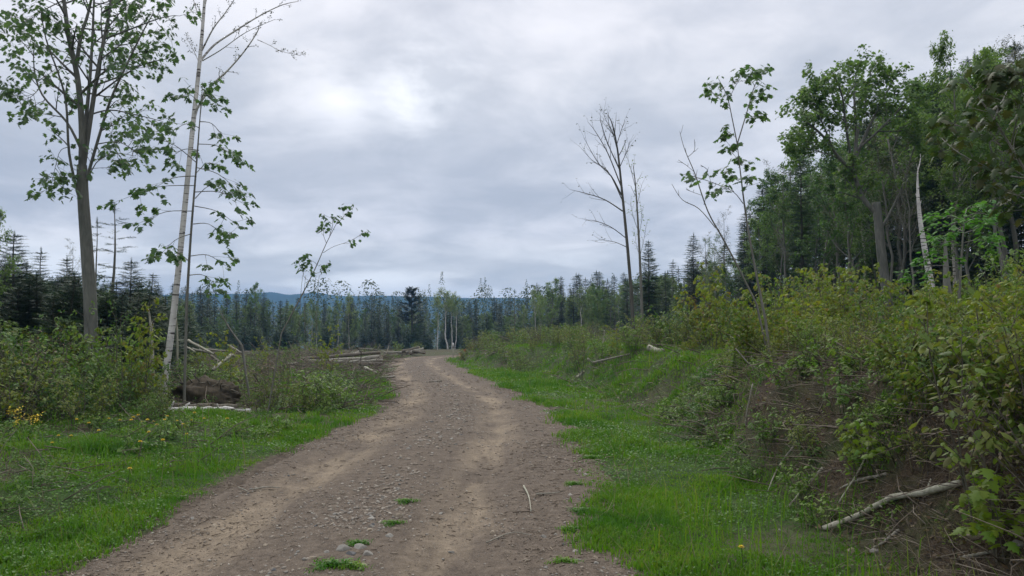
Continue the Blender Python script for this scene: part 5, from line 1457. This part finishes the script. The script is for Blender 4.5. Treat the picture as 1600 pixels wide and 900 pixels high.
# main log pile
LP = [(470, 561, 594, 551, 39.5, 40.2, .10, 'long grey log on top of the main log pile'), (500, 565, 593, 558, 39.2, 39.8, .12, 'grey log second from the top of the main log pile'),
      (520, 568, 598, 563, 38.9, 39.4, .11, 'thick grey log across the middle of the main log pile'), (505, 570, 597, 569, 38.6, 38.9, .11, 'grey log at the lower front of the main log pile'),
      (480, 560, 560, 563, 40.6, 40.4, .10, 'dark log lying behind the main log pile'), (552, 568, 597, 560, 39.9, 40.4, .12, 'short log with end showing at the right of the main pile'),
      (565, 562, 596, 557, 40.3, 40.5, .11, 'short upper log at the right end of the main pile'), (476, 564, 545, 566, 39.0, 38.8, .09, 'thin log sticking out left of the main log pile'),
      (445, 571, 466, 568, 36.5, 36.8, .09, 'short pale log lying left of the main log pile')]
for i, (a, b, c, d, y0, y1, r, lab) in enumerate(LP):
    p = lay(a, b, c, d, y0, y1)
    log_thing('log', p, r, r * .92, M['log'] if i % 3 else M['log_dark'], lab, 'log', 'logs of the main log pile', 9, 1, True, i)
LP2 = [(628, 549, 655, 543, 62, 62, .13, 'upper log of the second pile where the road turns'), (634, 551, 662, 545, 61.6, 61.8, .13, 'middle log of the second pile where the road turns'), (640, 552, 664, 549, 61.2, 61.4, .14, 'lower log of the second pile where the road turns'),
       (600, 551, 640, 550, 62.5, 62.2, .10, 'thin log trailing left from the second pile'), (645, 548, 665, 552, 61, 60.8, .11, 'short log slanting down at the right end of the second pile')]
for i, (a, b, c, d, y0, y1, r, lab) in enumerate(LP2):
    log_thing('log', lay(a, b, c, d, y0, y1), r, r * .9, M['log'] if i % 2 else M['log_dark'], lab, 'log', 'logs of the second pile', 8, 0, True, 20 + i)
# slash of the left clearing
SL = [(293, 532, 333, 553, 20, 19.6, .038, 'bleached', 'long bleached pole slanting down left in the slash behind the root mound'), (333, 578, 362, 554, 18.5, 19.3, .05, 'bleached', 'thick bleached branch slanting up right beside the root mound'),
      (362, 554, 368, 557, 19.3, 19.4, .035, 'bleached', 'stub at the upper end of the thick bleached branch'), (320, 546, 358, 549, 21, 21.2, .035, 'log', 'grey pole lying level behind the root mound'),
      (330, 556, 350, 570, 19.4, 19.1, .035, 'log_dark', 'dark stick crossing the thick bleached branch'), (300, 545, 330, 552, 22, 21.6, .04, 'log', 'thin grey pole behind the long bleached pole'),
      (358, 540, 380, 553, 22.5, 22, .035, 'log', 'grey pole slanting right beyond the thick bleached branch'), (288, 540, 305, 550, 20.6, 20.2, .03, 'bleached', 'thin pale stick left of the long bleached pole'),
      (515, 575, 543, 573, 33, 33.5, .07, 'log_dark', 'dark log lying before the main log pile'), (570, 574, 588, 582, 32, 31, .06, 'bleached', 'pale reddish pole pointing at the road below the log pile'), (594, 590, 617, 589, 27.5, 27.8, .06, 'log', 'short log lying at the left road edge below the log pile'),
      (525, 622, 541, 606, 15.5, 15.9, .035, 'log_dark', 'dark forked stick rising from the grass left of the road'), (553, 555, 562, 548, 44, 44.5, .10, 'log', 'short log tilted up behind the main log pile'), (560, 545, 590, 547, 70, 70, .12, 'log_dark', 'dark log in the brush heap behind the main log pile')]
for i, (a, b, c, d, y0, y1, r, mt, lab) in enumerate(SL):
    log_thing('dead_branch' if r < .06 else 'log', lay(a, b, c, d, y0, y1), r, r * .7, M[mt], lab, 'branch' if r < .06 else 'log', None, 8, 2, None, 40 + i)
# white logs in front of the root mound
log_thing('birch_log', [foot(238, 641, 13.6) + [0, 0, .05], foot(272, 640, 13.6) + [0, 0, .07], foot(306, 638, 13.6) + [0, 0, .07]], .055, .06, M['birch'], 'left piece of the broken white birch log before the root mound', 'log', None, 9, 2, None, 61)
log_thing('birch_log', [foot(314, 642, 13.7) + [0, 0, .06], foot(352, 640, 13.7) + [0, 0, .06], foot(392, 640, 13.8) + [0, 0, .05]], .06, .045, M['birch'], 'right piece of the broken white birch log before the root mound', 'log', None, 9, 2, None, 62)
log_thing('log', [foot(270, 630, 14.1) + [0, 0, .08], foot(370, 632, 14.3) + [0, 0, .08]], .07, .06, M['log_dark'], 'dark log half hidden behind the broken white birch log', 'log', None, 8, 1, None, 63)

# upturned root mound
def root_mound():
    g = np.random.default_rng(77); c = foot(318, 622, 15.0)
    bm = bmesh.new(); bmesh.ops.create_icosphere(bm, subdivisions=5, radius=1)
    for q in bm.verts:
        v = q.co.copy(); f = 1 + .35 * float(fbm(v.x * 2.2 + 3, v.y * 2.2 + v.z * 1.7, 5, 4)) + .12 * float(fbm(v.x * 9, v.z * 9 + v.y * 5, 6, 2))
        hole = math.exp(-(((v.x + .62) / .2) ** 2 + ((v.z - .35) / .3) ** 2)) if v.y < 0 else 0
        q.co = Vector((v.x * .72 * f, v.y * (.42 - .30 * hole) * f, v.z * .42 * f + .12 + .10 * v.x))
    me = bpy.data.meshes.new('root_mound'); bm.to_mesh(me); bm.free(); me.materials.append(M['root'])
    for p in me.polygons: p.use_smooth = True
    e = link('root_mound', me, None, tuple(c)); tag(e, 'dark upturned root mound with torn roots at the foot of the leaning birch', 'tree stump')
    for i in range(26):
        a = g.uniform(0, 3.14); b = np.array([math.cos(a) * .62, -.15 + g.normal(0, .12), .12 + math.sin(a) * .38])
        q = walk(g, b, [math.cos(a), g.normal(-.2, .4), math.sin(a) * .8], g.uniform(.12, .42), 4, .25, -.06); G = Geo(); G.tube(q, np.linspace(.016 + .01 * g.random(), .004, 5), 5); link('root', G.mesh('root', M['twig'], True), e)
root_mound()

# white branch at the lower right and its neighbours
p = [ray_ground(a, b) + np.array([0, -.02, l]) for a, b, l in ((1284, 829, .02), (1340, 813, .045), (1392, 788, .05), (1440, 780, .05), (1498, 762, .04))]
log_thing('birch_branch', p, .020, .025, M['bleached'], 'white peeling birch branch lying against the foot of the right bank', 'branch', None, 9, 7, None, 64)
def gstick(pxs, r, mt, lab, lift=.02, cat='stick', seed=0, name='stick', group=None):
    P_ = [ray_ground(a, b) + [0, 0, lift] for a, b in pxs]
    log_thing(name, P_, r, r * .5, M[mt], lab, cat, group, 6, 1, None, seed)
for i, (pp, r, mt, lab) in enumerate([([(818, 762), (826, 778), (830, 802)], .009, 'bleached', 'pale splintered stick standing out in the right wheel track'), ([(838, 775), (858, 774), (876, 772)], .010, 'log', 'straight grey stick lying across the right of the road'),
        ([(395, 768), (415, 764), (437, 765)], .010, 'log', 'grey stick at the left edge of the road'), ([(256, 706), (263, 713), (280, 721)], .014, 'bleached', 'bleached driftwood scrap in the left grass'), ([(372, 764), (390, 772)], .007, 'log', 'thin stick below the grey stick at the left road edge'),
        ([(1240, 700), (1215, 735), (1200, 770)], .012, 'log', 'bent root hanging down the bare bank face'), ([(1285, 735), (1262, 760), (1232, 795)], .014, 'bleached', 'pale root curving down the bank face left of the white branch'), ([(1360, 690), (1345, 735), (1310, 790)], .012, 'bleached', 'long grey stick lying down the bank above the white branch'),
        ([(1385, 745), (1340, 755), (1312, 768)], .016, 'log', 'thick grey stick in the twig tangle above the white branch'), ([(1405, 832), (1380, 852), (1365, 860)], .013, 'log', 'short grey stick pointing at the grey rock'), ([(1550, 868), (1500, 876), (1515, 872)], .010, 'log', 'curved stick on bare soil at the lower right'),
        ([(760, 852), (800, 836), (830, 840)], .006, 'log', 'thin twig right of the flat pale stone'), ([(925, 568), (980, 555), (1050, 540)], .035, 'log', 'long pale branch lying along the bank crest below the leafless tree'), ([(690, 596), (670, 598)], .03, 'log_dark', 'dark stick at the bend of the road')]):
    gstick(pp, r, mt, lab, .02, 'stick', 80 + i)
log_thing('log', [at(1013, 544, 21.0), at(1036, 549, 20.6)], .09, .07, M['bleached'], 'short thick grey log end on the bank crest', 'log', None, 9, 1, None, 101)
log_thing('stick', [foot(1165, 684, 9.2), at(1168, 640, 9.2), at(1176, 600, 9.25)], .012, .009, M['log'], 'straight grey stick standing upright on the right bank', 'stick', None, 6, 0, None, 102)
log_thing('stick', [foot(1205, 598, 10.0), at(1175, 572, 10.1), at(1149, 544, 10.2)], .012, .008, M['log'], 'grey stick slanting up left from the foot of the forked sapling', 'stick', None, 6, 0, None, 103)
log_thing('stick', [foot(1230, 590, 10.2), at(1210, 560, 10.2), at(1196, 546, 10.2)], .010, .006, M['bleached'], 'pale stick slanting up left right of the forked sapling', 'stick', None, 6, 0, None, 104)
for i, (a, b, c, d, Y, r, lab) in enumerate([(905, 582, 908, 560, 27, .04, 'broken grey stub among the crest bushes left of the leafless tree'), (918, 560, 940, 585, 25, .035, 'grey branch sprawled down the crest left of the leafless tree'), (940, 540, 944, 516, 29, .035, 'forked grey dead stem on the crest beside the leafless tree'), (955, 570, 970, 590, 23, .05, 'tangled bleached root on the crest below the leafless tree'), (900, 590, 912, 580, 24, .04, 'small bleached root in the grass of the bank slope')]):
    log_thing('dead_branch', [at(a, b, Y), at((a + c) / 2 + 2, (b + d) / 2, Y + .1), at(c, d, Y)], r, r * .6, M['bleached'], lab, 'branch', None, 7, 2, None, 110 + i)
# survey stake and orange scrap at the bend
e = empty('survey_stake', foot(708, 560, 56), 'white topped thin stake beside the bend of the road', 'stake')
G = Geo(); G.tube([[0, 0, -.1], [0, 0, .85]], [.028, .028], 6, True); link('post', G.mesh('post', M['bleached'], False), e)
G = Geo(); G.tube([[0, 0, .852], [0, 0, 1.15]], [.06, .055], 6, True); link('painted_top', G.mesh('painted_top', M['white_paint'], False), e)
for i in range(3):
    b = foot(722 + 6 * i, 556, 50.5 + i * .2)
    P = Plant(400 + i); q, rd = P.limb(walk(P.g, b - [0, 0, .03], [.3 * (i - 1), 0, 1], .38, 4, .1, 0), .012, .004, 4)
    P.sub(q, rd, [dict(n=7, t0=.3, ang=50, len=.16, abs=True, k=3, seg=2, sites=3)])
    L = P.leaves(OVAL, .085, 2, (.2, 1), 1, .03)
    finish(P, 'withered_shrub', ['left', 'middle', 'right'][i] + ' one of three small orange withered shrubs beside the bend of the road', 'shrub', M['twig'], [('foliage', L, M['orange'])], b, None, 'stems')

# ------------------------------------------------------------------ flowers
def flower_proto():
    S = Geo(); S.tube([[0, 0, -.02], [.006, .004, .08], [.0, .01, .16]], [.0035, .003, .0028], 5)
    Fl = Geo(); g = np.random.default_rng(3)
    n = 26; a = np.arange(n) * 2.4; Fl.inst(DIAM[0], DIAM[1], np.tile([0, .01, .162], (n, 1)), rotm(a, -.15 - .9 * (np.arange(n) % 3) / 3, 0 * a), np.where(np.arange(n) % 3 == 0, .024, .02))
    return S.mesh('stem', M['stem'], True), Fl.mesh('flower', M['yellow'])
fs, ff = flower_proto()
for px, py in [(258, 668), (300, 662), (275, 665), (230, 668), (215, 660), (239, 663), (262, 660), (302, 657), (232, 691), (252, 703), (217, 707), (292, 687), (155, 683), (112, 690), (92, 690), (82, 700), (118, 664), (171, 662), (203, 668), (356, 666), (245, 672), (188, 668), (1161, 880), (285, 672), (318, 660), (140, 672), (200, 750), (222, 664), (208, 664)]:
    p = ray_ground(px, py + 12)
    e = empty('dandelion', p, 'yellow dandelion at the right verge near the bottom edge' if px > 1000 else 'yellow dandelion in the grass before the left brush', 'flower', None if px > 1000 else 'dandelions before the left brush', rng.random() * 6.28, rng.uniform(.9, 1.4))
    link('stem', fs, e); link('flower', ff, e)
def mustard():
    b = ray_ground(38, 690); P = Plant(420); e = empty('mustard_plant', b, 'bushy plant with clusters of yellow flowers at the left edge of the grass', 'flower')
    for i in range(7):
        q = walk(P.g, [P.g.normal(0, .03), P.g.normal(0, .03), -.03], [P.g.normal(0, .25), P.g.normal(0, .25), 1], P.g.uniform(.3, .5), 4, .06, .02); P.wood.tube(q, np.linspace(.005, .002, 5), 4)
        P.sites = [(q[-1] + P.g.normal(0, .03, 3), np.array([1., 0, 0])) for k in range(9)]
        link('flower_cluster', P.leaves(DIAM, .026, 4, (-.6, .4), 3, .015).mesh('flower_cluster', M['yellow']), e)
    link('stem', P.wood.mesh('stem', M['stem']), e)
    Q = Plant(421); Q.sites = [(np.array([Q.g.normal(0, .08), Q.g.normal(0, .08), Q.g.uniform(.03, .28)]), Q.g.normal(0, 1, 3)) for _ in range(50)]
    link('foliage', Q.leaves(OVAL, .06, 1).mesh('foliage', M['shrub_green']), e)
mustard()
# ------------------------------------------------------------------ grass tufts standing alone on the dirt
def tuft_proto(seed, n=260, r=.10):
    g = np.random.default_rng(seed); G = Geo(); 
    for i in range(n):
        a = g.random() * 6.28; d = r * (.1 + min(.85, abs(g.normal(0, .5)))) * (1 + .5 * math.sin(a * 3 + seed)); az = g.random() * 6.28; h = g.uniform(.02, .06); l = g.uniform(.3, 1.3)
        p = np.array([d * math.cos(a), d * math.sin(a), -.01]); sd = np.array([-math.sin(az), math.cos(az), 0]) * .0035; o = np.array([math.cos(az), math.sin(az), 0]) * h * l
        G.add([p + sd, p - sd, p + o * .4 + [0, 0, h * .6] - sd, p + o * .4 + [0, 0, h * .6] + sd, p + o + [0, 0, h * (1 - .3 * l)]], [(0, 1, 2, 3)], [(3, 2, 4)])
    q = 160; aa = g.random(q) * 6.28; rr = r * np.minimum(.95, np.abs(g.normal(0, .55, q))) * (1 + .5 * np.sin(aa * 3 + seed))
    G.inst(DIAM[0], DIAM[1], np.stack([rr * np.cos(aa), rr * np.sin(aa), g.uniform(0, .04, q)], -1), rotm(g.random(q) * 6.28, g.uniform(-.4, .5, q), g.normal(0, .3, q)), g.uniform(.012, .026, q))
    return G.mesh('grass_tuft', M['grass'])
TF = [tuft_proto(1), tuft_proto(2), tuft_proto(3)]
for px, py, s, lab in [(514, 885, 1.4, 'left half of the grass tuft pair below the stone cluster in mid road'), (548, 887, 1.2, 'right half of the grass tuft pair below the stone cluster in mid road'), (556, 850, .9, 'small grass tuft behind the stone cluster in mid road'), (612, 818, .9, 'small grass tuft among the tan stones in mid road'), (634, 784, 1.0, 'thin grass tuft in mid road beyond the stones'),
                       (894, 829, 1.1, 'bright grass tuft on the dirt near the right verge'), (908, 800, 1.3, 'grass tuft on the dirt touching the right verge'), (922, 716, 1.3, 'grass tuft on the dirt beside the far right verge'), (880, 878, .9, 'faint grass tuft near the lower right of the road'), (895, 757, 1.1, 'sparse grass tuft at the right road edge')]:
    p = ray_ground(px, py); o = link('grass_tuft', TF[rng.integers(3)], None, tuple(p), rng.random() * .6, (s * rng.uniform(.85, 1.3), s * .75, s * .75)); tag(o, lab, 'grass tuft')
